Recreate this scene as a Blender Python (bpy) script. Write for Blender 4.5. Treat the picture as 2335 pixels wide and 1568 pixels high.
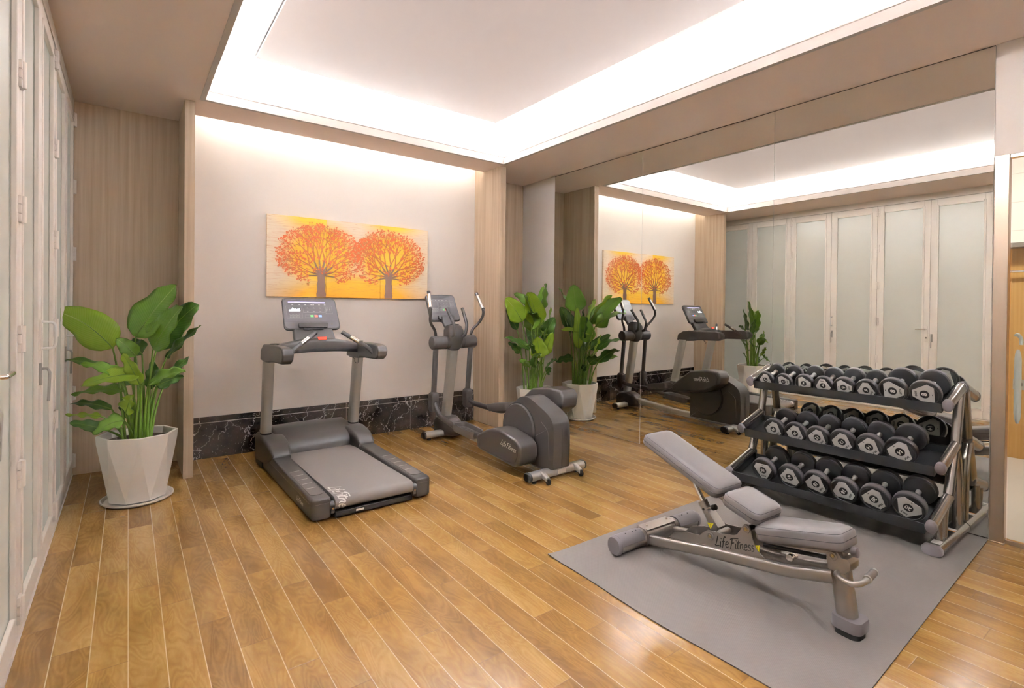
import bpy, bmesh, math, random
from mathutils import Vector, Matrix
C = bpy.context.scene.collection
S = bpy.context.scene
for o in list(bpy.data.objects): bpy.data.objects.remove(o, do_unlink=True)
random.seed(7)
PI = math.pi

# ------------------------------------------------------------------ camera
cd = bpy.data.cameras.new('camera'); cam = bpy.data.objects.new('camera', cd); C.objects.link(cam)
yaw, pitch, roll = -0.6544, -0.007, 0.010
fw = Vector((-math.sin(yaw), math.cos(yaw), 0)); rt = Vector((math.cos(yaw), math.sin(yaw), 0)); up = Vector((0, 0, 1))
f2 = fw*math.cos(pitch)+up*math.sin(pitch); u2 = up*math.cos(pitch)-fw*math.sin(pitch)
r3 = rt*math.cos(roll)+u2*math.sin(roll); u3 = u2*math.cos(roll)-rt*math.sin(roll)
M = Matrix((r3, u3, -f2)).transposed().to_4x4(); M.translation = Vector((0.389, 0, 1.5314))
cam.matrix_world = M
cd.sensor_width = 36; cd.lens = 1185.02*36/2335; cd.shift_x = -33.656/2335; cd.shift_y = -73.586/2335
cd.clip_start = 0.02
S.camera = cam
# ------------------------------------------------------------------ world / exposure
w = bpy.data.worlds.new('world'); S.world = w; w.use_nodes = True
w.node_tree.nodes['Background'].inputs[0].default_value = (0.9, 0.85, 0.8, 1)
w.node_tree.nodes['Background'].inputs[1].default_value = 0.02
S.view_settings.view_transform = 'Standard'; S.view_settings.look = 'None'
S.view_settings.gamma = 1; S.view_settings.use_curve_mapping = False
S.view_settings.exposure = 2.1
# ------------------------------------------------------------------ room numbers (metres)
XR = 5.006; H = 3.328; YW = 6.063; YA = 6.13; YP = 5.447
LX1, LX2, RX1, RX2 = 0.777, 0.853, 4.13, 4.213
CX1, CX2, CY1, CY0 = 0.910, 4.112, 5.348, -0.9
YS = 5.839; YN = -1.7
ZC = 3.65

# ------------------------------------------------------------------ materials
def lin(h):
    h = h.lstrip('#'); c = [int(h[i:i+2], 16)/255 for i in (0, 2, 4)]
    return tuple(x/12.92 if x <= .04045 else ((x+.055)/1.055)**2.4 for x in c)+(1,)
class NT:
    def __init__(s, name):
        s.m = bpy.data.materials.new(name); s.m.use_nodes = True; s.t = s.m.node_tree
        s.b = s.t.nodes['Principled BSDF']; s.out = s.t.nodes['Material Output']
    def n(s, t, props=None, **ins):
        nd = s.t.nodes.new(t)
        for k, v in (props or {}).items(): setattr(nd, k, v)
        for k, v in ins.items():
            k = k.replace('_', ' ')
            key = int(k[1:]) if k[0] == 'i' and k[1:].isdigit() else k
            s.put(nd.inputs[key], v)
        return nd
    def put(s, sock, v):
        if isinstance(v, bpy.types.NodeSocket): s.t.links.new(v, sock)
        elif isinstance(v, bpy.types.Node): s.t.links.new(v.outputs[0], sock)
        else: sock.default_value = v
    def p(s, **k):
        for a, v in k.items(): s.put(s.b.inputs[a.replace('_', ' ')], v)
        return s
    def math(s, op, a, b=0.0, c=None, clamp=False):
        nd = s.t.nodes.new('ShaderNodeMath'); nd.operation = op; nd.use_clamp = clamp
        s.put(nd.inputs[0], a); s.put(nd.inputs[1], b)
        if c is not None: s.put(nd.inputs[2], c)
        return nd.outputs[0]
    def mix(s, f, a, b, mode='MIX'):
        nd = s.t.nodes.new('ShaderNodeMix'); nd.data_type = 'RGBA'; nd.blend_type = mode
        s.put(nd.inputs[0], f); s.put(nd.inputs[6], a); s.put(nd.inputs[7], b); return nd.outputs[2]
    def ramp(s, f, stops):
        nd = s.t.nodes.new('ShaderNodeValToRGB'); r = nd.color_ramp
        while len(r.elements) < len(stops): r.elements.new(0.5)
        for e, (p, c) in zip(r.elements, stops): e.position = p; e.color = c
        s.put(nd.inputs[0], f); return nd.outputs[0]
    def coord(s, which='Object'): return s.n('ShaderNodeTexCoord').outputs[which]
    def xyz(s, v): return s.n('ShaderNodeSeparateXYZ', None, i0=v).outputs
    def comb(s, x, y, z): return s.n('ShaderNodeCombineXYZ', None, i0=x, i1=y, i2=z).outputs[0]
    def noise(s, v, sc, d=2, r=.5, dist=0):
        return s.n('ShaderNodeTexNoise', None, Vector=v, Scale=sc, Detail=d, Roughness=r, Distortion=dist).outputs[0]
    def bump(s, h, st=.2, d=.002):
        nd = s.n('ShaderNodeBump', None, Height=h, Strength=st, Distance=d); s.put(s.b.inputs['Normal'], nd.outputs[0]); return s
def simple(name, hexc, rough=.5, metal=0, **k):
    a = NT(name); a.p(Base_Color=lin(hexc), Roughness=rough, Metallic=metal, **k); return a.m
def speckle(name, hexc, rough=.5, metal=0, sc=900, st=.15, d=.0006, **k):
    a = NT(name); a.p(Base_Color=lin(hexc), Roughness=rough, Metallic=metal, **k)
    a.bump(a.noise(a.coord(), sc, 1), st, d); return a.m

wallpaint = speckle('wall paint', '#EAE0D8', .75, sc=500, st=.05)
ceilpaint = speckle('ceiling paint', '#EFDACD', .8, sc=300, st=.04)
whitepaint = simple('white recess paint', '#F4EEEA', .6)
mouldpaint = simple('cream moulding paint', '#C6BAB2', .6)
a = NT('ceiling panel with added glow'); a.p(Base_Color=lin('#6E635E'), Roughness=.7, Emission_Color=lin('#DCC7BE'), Emission_Strength=0.14); panel_mat = a.m  # darkened ceiling panel, glow added for an even tone and room fill
a = NT('led strip light'); a.p(Base_Color=(1, 1, 1, 1), Emission_Color=(.85, 1.0, 1.13, 1), Emission_Strength=210.0); led_mat = a.m
a = NT('slot light'); a.p(Base_Color=(1, 1, 1, 1), Emission_Color=(1, .98, .95, 1), Emission_Strength=3.3); slot_mat = a.m
a = NT('added bath light glow'); a.p(Base_Color=(1, 1, 1, 1), Emission_Color=(1, .95, .88, 1), Emission_Strength=40); down_mat = a.m

def wood_panel(name, c1, c2, c3):
    a = NT(name); v = a.coord(); x, y, z = a.xyz(v)
    h = a.math('ADD', x, y)
    st = a.noise(a.comb(a.math('MULTIPLY', h, 26.), a.math('MULTIPLY', z, .55), 0.), 1., 3, .55)
    fine = a.noise(a.comb(a.math('MULTIPLY', h, 210.), a.math('MULTIPLY', z, 3.), 0.), 1., 2, .6)
    f = a.math('ADD', a.math('MULTIPLY', st, .75), a.math('MULTIPLY', fine, .25))
    col = a.ramp(f, [(.33, lin(c1)), (.5, lin(c2)), (.68, lin(c3))])
    a.p(Base_Color=col, Roughness=.55); a.bump(fine, .05, .001); return a.m
alcove_lightened = wood_panel('greige wood veneer', '#C6AA8D', '#D3BAA0', '#DEC8B0')  # pillar wood again, lightened to make up for shade in the alcoves
palewood = wood_panel('pale wood veneer', '#B69C82', '#C4AC92', '#D0BAA1')
bathwood = wood_panel('honey wood veneer', '#B98846', '#C49453', '#CFA064')

# floor planks
a = NT('glossy wood planks'); v = a.coord(); x, y, z = a.xyz(v)
PW, PL = 0.1327, 0.97
cx = a.math('DIVIDE', a.math('ADD', x, 10.0885), PW); ci = a.math('FLOOR', cx); cfr = a.math('FRACT', cx)
off = a.math('FRACT', a.math('MULTIPLY', a.math('SINE', a.math('MULTIPLY', ci, 12.9898)), 437.58))
off2 = a.math('ADD', a.math('SUBTRACT', a.math('MULTIPLY', ci, .29), .135), a.math('MULTIPLY', off, .08))
ly = a.math('ADD', a.math('DIVIDE', a.math('ADD', y, 20.), PL), off2)
ri = a.math('FLOOR', ly); rf = a.math('FRACT', ly)
idv = a.comb(ci, ri, 3.3)
rnd = a.n('ShaderNodeTexWhiteNoise', {'noise_dimensions': '3D'}, Vector=idv)
# gaps
gx = a.math('MINIMUM', cfr, a.math('SUBTRACT', 1., cfr)); gy = a.math('MINIMUM', rf, a.math('SUBTRACT', 1., rf))
gxm = a.math('MULTIPLY', gx, PW); gym = a.math('MULTIPLY', gy, PL)
lx = a.math('SUBTRACT', 1., a.math('DIVIDE', gxm, .0030), clamp=True); lyy = a.math('SUBTRACT', 1., a.math('DIVIDE', gym, .0030), clamp=True)
# figure: warped growth rings, elongated along the plank, unique per plank
off3 = a.n('ShaderNodeVectorMath', {'operation': 'SCALE'}, i0=rnd.outputs['Color'], Scale=23.)
gv = a.n('ShaderNodeVectorMath', {'operation': 'ADD'}, i0=a.comb(a.math('MULTIPLY', x, 7.), a.math('MULTIPLY', y, 1.7), 0.), i1=off3.outputs[0])
big = a.noise(gv.outputs[0], 1.1, 2, .5, .8)
rings = a.math('FRACT', a.math('MULTIPLY', big, 13.))
rings = a.math('ABSOLUTE', a.math('SUBTRACT', rings, .5))
fv = a.n('ShaderNodeVectorMath', {'operation': 'ADD'}, i0=a.comb(a.math('MULTIPLY', x, 90.), a.math('MULTIPLY', y, 26.), 0.), i1=off3.outputs[0])
fine = a.noise(fv.outputs[0], 1., 3, .6)
cloud = a.noise(gv.outputs[0], .9, 2)
t = a.math('ADD', a.math('MULTIPLY', cloud, .66), a.math('ADD', a.math('MULTIPLY', fine, .14), a.math('MULTIPLY', rings, .20)))
t = a.math('ADD', t, a.math('MULTIPLY', a.math('SUBTRACT', rnd.outputs['Value'], .5), .22))
col = a.ramp(t, [(.25, lin(('#7A552C','#9B743D','#B89359')[0])), (.5, lin(('#7A552C','#9B743D','#B89359')[1])), (.78, lin(('#7A552C','#9B743D','#B89359')[2]))])
col = a.mix(a.math('MULTIPLY', lx, .75), col, lin('#DCC29E')); col = a.mix(a.math('MULTIPLY', lyy, .8), col, lin('#7C5B3C'))
g = a.math('MAXIMUM', lx, lyy)
wav = a.noise(v, 3.2, 1)
a.p(Base_Color=col, Roughness=a.math('ADD', .15, a.math('MULTIPLY', fine, .10)), Specular_IOR_Level=.5)
hh = a.math('ADD', a.math('MULTIPLY', g, -1.), a.math('ADD', a.math('MULTIPLY', fine, .10), a.math('MULTIPLY', wav, .45)))
a.bump(hh, .22, .0018); floor_mat = a.m

# marble
a = NT('black veined marble'); v = a.coord(); x, y, z = a.xyz(v)
def vein(sc, th, dist, seed):
    n1 = a.noise(a.n('ShaderNodeVectorMath', {'operation': 'ADD'}, i0=v, i1=(seed, seed*2, seed)).outputs[0], sc, 3, .55, dist)
    d = a.math('ABSOLUTE', a.math('SUBTRACT', n1, .5))
    return a.math('SUBTRACT', 1., a.math('DIVIDE', d, th), clamp=True)
def crack(ang, sc, th, seed):
    c_, s_ = math.cos(ang), math.sin(ang)
    p_ = a.math('ADD', a.math('MULTIPLY', x, c_*sc), a.math('ADD', a.math('MULTIPLY', z, s_*sc), seed))
    wob = a.noise(a.n('ShaderNodeVectorMath', {'operation': 'ADD'}, i0=v, i1=(seed, 1., seed*2)).outputs[0], 5., 4, .6)
    q_ = a.math('ADD', p_, a.math('MULTIPLY', wob, 1.3)); d = a.math('ABSOLUTE', a.math('SUBTRACT', a.math('FRACT', q_), .5))
    return a.math('SUBTRACT', 1., a.math('DIVIDE', d, th), clamp=True)
v1 = a.math('MULTIPLY', crack(-.5, 2.2, .014, 3.1), a.math('GREATER_THAN', a.noise(v, 1.9, 1), .36)); v2 = a.math('MAXIMUM', crack(-.35, 4.1, .016, 9.7), a.math('MULTIPLY', crack(.9, 2.6, .012, 6.2), .7))
sp = a.math('GREATER_THAN', a.noise(v, 60., 2, .7), .68)
br = a.noise(v, 6., 3)
base = a.ramp(br, [(.35, lin('#211C1B')), (.62, lin('#3B322D')), (.8, lin('#574B43'))])
vm = a.math('MAXIMUM', v1, a.math('MULTIPLY', v2, a.math('GREATER_THAN', a.noise(v, 3.3, 2), .46)))
col = a.mix(a.math('MULTIPLY', vm, .75), base, lin('#CFC6C0')); col = a.mix(a.math('MULTIPLY', sp, .45), col, lin('#BDB3AC'))
tx = a.math('FRACT', a.math('DIVIDE', x, 0.8)); jn = a.math('LESS_THAN', tx, .004)
jz = a.math('LESS_THAN', a.math('ABSOLUTE', a.math('SUBTRACT', z, .355)), .003)
col = a.mix(a.math('MULTIPLY', a.math('MAXIMUM', jn, a.math('MULTIPLY', jz, 1.6)), .5), col, lin('#B9AEA6'))
a.p(Base_Color=col, Roughness=.18); marble = a.m

doorpaint = simple('cream door paint', '#F0E7DE', .42)
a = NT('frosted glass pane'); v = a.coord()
a.p(Base_Color=lin('#BDB8AF'), Roughness=.34, Specular_IOR_Level=.8, Coat_Weight=.5, Coat_Roughness=.22, Emission_Color=lin('#C2C6BA'), Emission_Strength=.05); frost = a.m  # faint glow added to the panes in place of light from behind
a = NT('wall mirror glass'); a.p(Base_Color=(.86, .87, .83, 1), Metallic=1, Roughness=0.0); mirror = a.m
a = NT('mirror edge'); a.p(Base_Color=lin('#DDD9D0'), Roughness=.2); medge = a.m
steel = simple('brushed champagne steel', '#BDAB99', .32, 1)
handle_m = simple('satin chrome handle', '#E4DFDB', .32, .65)
chrome = simple('polished chrome', '#EEEAE6', .2, 1)
a = NT('clear glass')
tr_ = a.n('ShaderNodeBsdfTransparent', None, Color=(.95, .985, .97, 1)); gl_ = a.n('ShaderNodeBsdfGlossy', None, Color=(1, 1, 1, 1), Roughness=0.0)
fr_ = a.n('ShaderNodeFresnel', None, IOR=1.35); mx_ = a.n('ShaderNodeMixShader', None, i0=fr_.outputs[0], i1=tr_.outputs[0], i2=gl_.outputs[0])
a.t.links.new(mx_.outputs[0], a.out.inputs[0]); glass = a.m
silver = speckle('silver metallic paint', '#B4AFA9', .38, .55, sc=1500, st=.08)
gun = speckle('grey metallic bench paint', '#9A918B', .30, .7, sc=1500, st=.06)
rackpaint = speckle('bronze grey rack paint', '#ABA6A1', .2, .85, sc=1500, st=.04)
plastic = speckle('dark grey plastic', '#3F3835', .36, sc=1600, st=.22, d=.0008)
plastic2 = speckle('mid grey plastic', '#5E5653', .4, sc=1600, st=.15)
blackpl = simple('black plastic', '#1E1B1A', .4)
belt = speckle('grey running belt', '#857C78', .62, sc=1400, st=.35, d=.001)
leather = speckle('grey vinyl upholstery', '#716967', .38, sc=1300, st=.12, d=.0006)
seamm = simple('dark seam thread', '#2E2A29', .6)
endcap = simple('grey end cap', '#756C6D', .45)
urethane = speckle('black urethane', '#211E1D', .42, sc=1200, st=.1)
urethane2 = speckle('charcoal urethane band', '#453F3E', .38, sc=1200, st=.1)
platew = simple('white badge', '#BBB7B3', .35)
traym = speckle('black powder coat', '#191716', .55, sc=1800, st=.2)
potm = simple('white ceramic', '#F6F0E9', .28)
soil = speckle('potting soil', '#4A3A2C', .9, sc=120, st=.8, d=.01)
band_m = simple('grey urethane band', '#524B4B', .36)
rubber = simple('black rubber', '#161414', .55)
tile = simple('pale floor tile', '#D9D3CF', .2)
whitepl = simple('white plastic', '#EDEAE7', .3)
white_ink = simple('white print', '#D8D2CC', .5)
black_ink = simple('black print', '#1B1716', .5)
yellow_ink = simple('yellow sticker', '#E6D21C', .4)
orange_ink = simple('orange sticker', '#D98A3A', .5)
red_pl = simple('red plastic', '#E0492E', .4)
brass = simple('brass washer', '#B8A27A', .3, 1)
def emi(name, hexc, st):
    a = NT(name); a.p(Base_Color=(.02, .02, .02, 1), Emission_Color=lin(hexc), Emission_Strength=st, Roughness=.3); return a.m
scr_bar = emi('display bar', '#A79CC8', .5); scr_white = emi('display graph', '#E8F2FF', 1.0)
scr_g = emi('green key', '#63A85A', .6); scr_r = emi('red key', '#E05545', .8); scr_b = emi('blue key', '#6D86D8', .7)
scr_key = emi('backlit legend', '#C9C2BC', .55)
a = NT('console face'); a.p(Base_Color=lin('#6C6769'), Roughness=.25); face_m = a.m
# textured mat
a = NT('grey rubber mat'); v = a.coord(); x, y, z = a.xyz(v)
q = a.math('MULTIPLY', a.math('SINE', a.math('MULTIPLY', x, 2*PI/.012)), a.math('SINE', a.math('MULTIPLY', y, 2*PI/.012)))
cl = a.noise(v, 2.2, 3)
a.p(Base_Color=a.mix(a.math('ADD', a.math('MULTIPLY', q, .10), a.math('MULTIPLY', cl, .5)), lin('#746B65'), lin('#908680')), Roughness=.6)
a.bump(q, .35, .001); mat_m = a.m
a = NT('mat edge'); a.p(Base_Color=lin('#4E403A'), Roughness=.8); mat_edge = a.m
# leaves (uv: u across 0..1, v along 0..1)
def leafmat(name, c1, c2, rib):
    a = NT(name); uv = a.n('ShaderNodeUVMap').outputs[0]; u, v2, _ = a.xyz(uv)
    au = a.math('ABSOLUTE', a.math('SUBTRACT', u, .5))
    veins = a.math('SINE', a.math('MULTIPLY', a.math('SUBTRACT', v2, a.math('MULTIPLY', au, .28)), 190.))
    n1 = a.noise(a.coord(), 9., 2)
    col = a.mix(n1, lin(c1), lin(c2)); col = a.mix(a.math('MULTIPLY', a.math('ADD', veins, 1.), .055), col, lin(rib))
    r = a.math('SUBTRACT', 1., a.math('DIVIDE', au, .022), clamp=True)
    col = a.mix(a.math('MULTIPLY', r, .8), col, lin(rib))
    a.p(Base_Color=col, Roughness=.3, Coat_Weight=.15, Coat_Roughness=.2)
    a.bump(veins, .08, .002)
    tr = a.n('ShaderNodeBsdfTranslucent', None, Color=col)
    mx = a.n('ShaderNodeMixShader', None, i0=.28, i1=a.b.outputs[0], i2=tr.outputs[0])
    a.t.links.new(mx.outputs[0], a.out.inputs[0]); return a.m
leaf_dark = leafmat('dark leaf', '#365A1F', '#4A6E26', '#93AE58')
leaf_mid = leafmat('green leaf', '#5A8423', '#769C30', '#B9CC70')
leaf_lite = leafmat('young leaf', '#83A222', '#9CB732', '#CBD87A')
stem_m = simple('leaf stalk', '#6B8A30', .45)

# ------------------------------------------------------------------ mesh builder
def rrect(w, h, r, n=5):
    pts = []
    r = min(r, w/2-1e-4, h/2-1e-4)
    for cx_, cy_, a0 in ((w/2-r, h/2-r, 0), (-w/2+r, h/2-r, PI/2), (-w/2+r, -h/2+r, PI), (w/2-r, -h/2+r, 1.5*PI)):
        for i in range(n+1):
            t = a0+PI/2*i/n; pts.append((cx_+r*math.cos(t), cy_+r*math.sin(t)))
    return pts
def cat(pts, n=8):
    P = [Vector(p) for p in pts]; out = []
    for i in range(len(P)-1):
        p0 = P[max(i-1, 0)]; p1 = P[i]; p2 = P[i+1]; p3 = P[min(i+2, len(P)-1)]
        for k in range(n):
            t = k/n
            out.append(.5*((2*p1)+(-p0+p2)*t+(2*p0-5*p1+4*p2-p3)*t*t+(-p0+3*p1-3*p2+p3)*t**3))
    out.append(P[-1]); return out
def fillet(pts, r, n=6):
    P = [Vector(p) for p in pts]; out = [P[0]]
    for i in range(1, len(P)-1):
        a_, b_ = (P[i-1]-P[i]), (P[i+1]-P[i]); d = min(r, a_.length*.49, b_.length*.49)
        s_ = P[i]+a_.normalized()*d; e_ = P[i]+b_.normalized()*d
        for k in range(n+1):
            t = k/n; out.append((1-t)**2*s_+2*t*(1-t)*P[i]+t*t*e_)
    out.append(P[-1]); return out
class MB:
    def __init__(s): s.v = []; s.f = []; s.uv = None
    def add(s, vs, fs):
        o = len(s.v); s.v += [Vector(v) for v in vs]; s.f += [tuple(i+o for i in f) for f in fs]; return s
    def box(s, x0, x1, y0, y1, z0, z1):
        v = [(x, y, z) for z in (z0, z1) for y in (y0, y1) for x in (x0, x1)]
        return s.add(v, [(0, 2, 3, 1), (4, 5, 7, 6), (0, 1, 5, 4), (2, 6, 7, 3), (0, 4, 6, 2), (1, 3, 7, 5)])
    def loft(s, rings, cap=True, closed=False):
        n = len(rings[0]); vs = [p for r in rings for p in r]; fs = []
        m = len(rings)
        for i in range(m if closed else m-1):
            for j in range(n):
                k = (j+1) % n; i2 = (i+1) % m
                fs.append((i*n+j, i*n+k, i2*n+k, i2*n+j))
        if cap and not closed: fs.append(tuple(range(n))[::-1]); fs.append(tuple((m-1)*n+j for j in range(n)))
        return s.add(vs, fs)
    def sweep(s, pts, prof, upv=(0, 0, 1), scale=None, cap=True):
        P = [Vector(p) for p in pts]; rings = []; u0 = Vector(upv); pu = None
        for i, p in enumerate(P):
            t = (P[min(i+1, len(P)-1)]-P[max(i-1, 0)]).normalized()
            if i == 0:
                if abs(t.dot(u0)) > .98: u0 = Vector((1, 0, 0)) if abs(t.x) < .9 else Vector((0, 1, 0))
                pu = u0
            sd = t.cross(pu).normalized(); un = sd.cross(t).normalized(); pu = un
            k = scale[i] if scale else 1
            rings.append([p+sd*(a*k)+un*(b*k) for a, b in prof])
        return s.loft(rings, cap)
    def tube(s, pts, r, seg=14, upv=(0, 0, 1), scale=None, cap=True, r2=None):
        r2 = r2 or r
        return s.sweep(pts, [(r*math.cos(2*PI*i/seg), r2*math.sin(2*PI*i/seg)) for i in range(seg)], upv, scale, cap)
    def bar(s, p0, p1, w, h, r=.0, upv=(0, 0, 1)):
        return s.sweep([p0, p1], rrect(w, h, r or min(w, h)*.12), upv)
    def prism(s, pts, ax, a_, b_):
        def mk(p, c): return ((c, p[0], p[1]), (p[0], c, p[1]), (p[0], p[1], c))[ax]
        n = len(pts); vs = [mk(p, a_) for p in pts]+[mk(p, b_) for p in pts]
        fs = [tuple(range(n)), tuple(range(2*n-1, n-1, -1))]+[(i, i+n, (i+1) % n+n, (i+1) % n) for i in range(n)]
        return s.add(vs, fs)
    def lathe(s, prof, c=(0, 0, 0), ax=2, seg=32, dirv=None):
        c = Vector(c); d = Vector(dirv).normalized() if dirv else Vector([(1, 0, 0), (0, 1, 0), (0, 0, 1)][ax])
        e1 = d.orthogonal().normalized(); e2 = d.cross(e1); rings = []
        for r, h in prof: rings.append([c+d*h+(e1*math.cos(2*PI*i/seg)+e2*math.sin(2*PI*i/seg))*max(r, 1e-5) for i in range(seg)])
        return s.loft(rings, True)
    def cyl(s, p0, p1, r, seg=20, bev=0):
        p0, p1 = Vector(p0), Vector(p1); L = (p1-p0).length
        pr = [(r, 0), (r, L)] if not bev else [(r-bev, 0), (r-bev*.3, bev*.3), (r, bev), (r, L-bev), (r-bev*.3, L-bev*.3), (r-bev, L)]
        return s.lathe(pr, p0, dirv=(p1-p0), seg=seg)
    def build(s, name, mat, parent=None, o=(0, 0, 0), bev=0, seg=2, ang=35, solid=0, sub=0, weld=False):
        me = bpy.data.meshes.new(name); ov = Vector(o)
        me.from_pydata([v-ov for v in s.v], [], s.f)
        bm = bmesh.new(); bm.from_mesh(me); bmesh.ops.recalc_face_normals(bm, faces=bm.faces); bm.to_mesh(me); bm.free()
        if s.uv:
            l = me.uv_layers.new(name='UVMap')
            for lp in me.loops: l.data[lp.index].uv = s.uv[lp.vertex_index]
        for p in me.polygons: p.use_smooth = True
        me.set_sharp_from_angle(angle=math.radians(ang))
        me.materials.append(mat); ob = bpy.data.objects.new(name, me); C.objects.link(ob)
        if parent: ob.parent = parent
        elif o != (0, 0, 0): ob.location = ov
        if bev:
            b = ob.modifiers.new('bevel', 'BEVEL'); b.width = bev; b.segments = seg; b.limit_method = 'ANGLE'; b.angle_limit = math.radians(32)
            b.harden_normals = True
        if solid: q = ob.modifiers.new('solid', 'SOLIDIFY'); q.thickness = solid
        if sub: q = ob.modifiers.new('sub', 'SUBSURF'); q.levels = sub; q.render_levels = sub
        return ob
def thing(name, label, catg, loc=(0, 0, 0), group=None):
    o = bpy.data.objects.new(name, None); C.objects.link(o); o.location = loc; o.empty_display_size = .05
    o['label'] = label; o['category'] = catg
    if group: o['group'] = group
    return o
def tag(o, label, catg, group=None):
    o['label'] = label; o['category'] = catg
    if group: o['group'] = group
    return o
def struct(name, mb, mat, parent=None, **k):
    o = mb.build(name, mat, parent, **k)
    if parent is None: o['kind'] = 'structure'
    return o
def sempty(name, loc):
    o = bpy.data.objects.new(name, None); C.objects.link(o); o.location = loc; o['kind'] = 'structure'; return o
def text(name, s_, size, org, xd, yd, mat, parent, o=(0, 0, 0), shear=0, ex=.0006, align='CENTER', bold=0):
    cu = bpy.data.curves.new(name, 'FONT'); cu.body = s_; cu.size = size; cu.shear = shear; cu.extrude = ex
    cu.align_x = align; cu.align_y = 'CENTER'; cu.offset = bold; cu.resolution_u = 3
    ob = bpy.data.objects.new(name+'_c', cu); C.objects.link(ob)
    dg = bpy.context.evaluated_depsgraph_get(); me = bpy.data.meshes.new_from_object(ob.evaluated_get(dg))
    bpy.data.objects.remove(ob, do_unlink=True)
    xd = Vector(xd).normalized(); yd = Vector(yd).normalized(); zd = xd.cross(yd); org = Vector(org)-Vector(o)
    for v in me.vertices: v.co = org+xd*v.co.x+yd*v.co.y+zd*v.co.z
    me.materials.clear(); me.materials.append(mat)
    n = bpy.data.objects.new(name, me); n.parent = parent; C.objects.link(n); return n

GLY = {
 'L': (.60, [[(.34, 1.0), (.20, .5), (.06, .06)], [(-.04, .10), (.15, .0), (.40, .05), (.66, -.04)]]),
 'i': (.20, [[(.05, .5), (.0, .1), (.10, .0)], [(.10, .72), (.13, .80)]]),
 'f': (.40, [[(.46, .92), (.32, .97), (.20, .72), (.08, .05), (-.04, -.22)], [(-.02, .46), (.34, .55)]]),
 'e': (.42, [[(.05, .26), (.30, .34), (.28, .52), (.12, .50), (.02, .24), (.12, .0), (.36, .08)]]),
 ' ': (.16, []),
 'F': (.56, [[(.24, .90), (.12, .4), (-.02, -.10)], [(-.02, .80), (.30, .94), (.92, .98)], [(.08, .46), (.44, .54)]]),
 't': (.32, [[(.17, .82), (.06, .3), (.08, .02), (.24, .05)], [(-.06, .56), (.36, .64)]]),
 'n': (.44, [[(.04, .5), (.0, .0)], [(.02, .28), (.16, .50), (.30, .46), (.26, .15), (.38, .02)]]),
 's': (.36, [[(.32, .48), (.14, .54), (.08, .38), (.26, .2), (.20, .02), (-.02, .02)]])}
def script(name, s_, size, org, xd, yd, mat, parent, o=(0, 0, 0), wid=.095):
    """brush-script lettering drawn as tapered ribbons"""
    tot = sum(GLY[c][0] for c in s_); xd = Vector(xd).normalized(); yd = Vector(yd); yd = (yd-xd*yd.dot(xd)).normalized(); org = Vector(org)-Vector(o)
    x = -tot/2; vs = []; fs = []
    for c in s_:
        adv, st = GLY[c]
        for pl in st:
            P = [(p[0], p[1]) for p in cat([(a_[0], a_[1], 0) for a_ in pl], 5)]
            n = len(P); b = len(vs)
            for i, p in enumerate(P):
                q0 = P[max(0, i-1)]; q1 = P[min(n-1, i+1)]; d = Vector((q1[0]-q0[0], q1[1]-q0[1])).normalized()
                t = i/(n-1); w_ = wid*(.62+.38*math.sin(PI*min(1, t*1.1+.1)))/2
                for s in (-1, 1):
                    X = x+p[0]-d.y*w_*s; Y = p[1]+d.x*w_*s-.4; X += .18*Y
                    vs.append(org+xd*X*size+yd*Y*size)
            fs += [(b+2*i, b+2*i+1, b+2*i+3, b+2*i+2) for i in range(n-1)]
        x += adv
    me = bpy.data.meshes.new(name); me.from_pydata(vs, [], fs); me.materials.append(mat)
    ob = bpy.data.objects.new(name, me); ob.parent = parent; C.objects.link(ob); return ob

# ================================================================== ROOM
struct('floor', MB().box(-.1, 5.02, YN, YA+.05, -.06, 0), floor_mat)
cl = MB()
for b in ((-.2, CX1, YN, YS), (CX2, XR+.1, YN, YS), (CX1, CX2, CY1, YS), (CX1, CX2, YN, CY0), (-.2, LX2-.003, YS, YA+.1), (RX1+.003, XR+.1, YS, YA+.1)):
    cl.box(b[0], b[1], b[2], b[3], H, H+.02)
ceil_ = struct('ceiling', cl, ceilpaint)
# upper recess: flat ring, recess walls, ceiling panel with added glow
rc = MB().box(.42, 4.60, -1.5, 5.80, ZC+.012, ZC+.05)
rc.box(.42, .46, -1.5, 5.8, H+.02, ZC+.02).box(4.56, 4.60, -1.5, 5.8, H+.02, ZC+.02).box(.42, 4.6, -1.5, -1.46, H+.02, ZC+.02).box(.42, 4.6, 5.76, 5.8, H+.02, ZC+.02)
rc.build('recess', whitepaint, ceil_)
MB().box(1.246, 3.708, -.5, 4.945, ZC-.012, ZC+.008).build('added_glow_panel', panel_mat, ceil_, bev=.003)
MB().box(1.238, 3.716, -.508, 4.953, ZC+.008, ZC+.013).build('panel_shadow_gap', seamm, ceil_)
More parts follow.
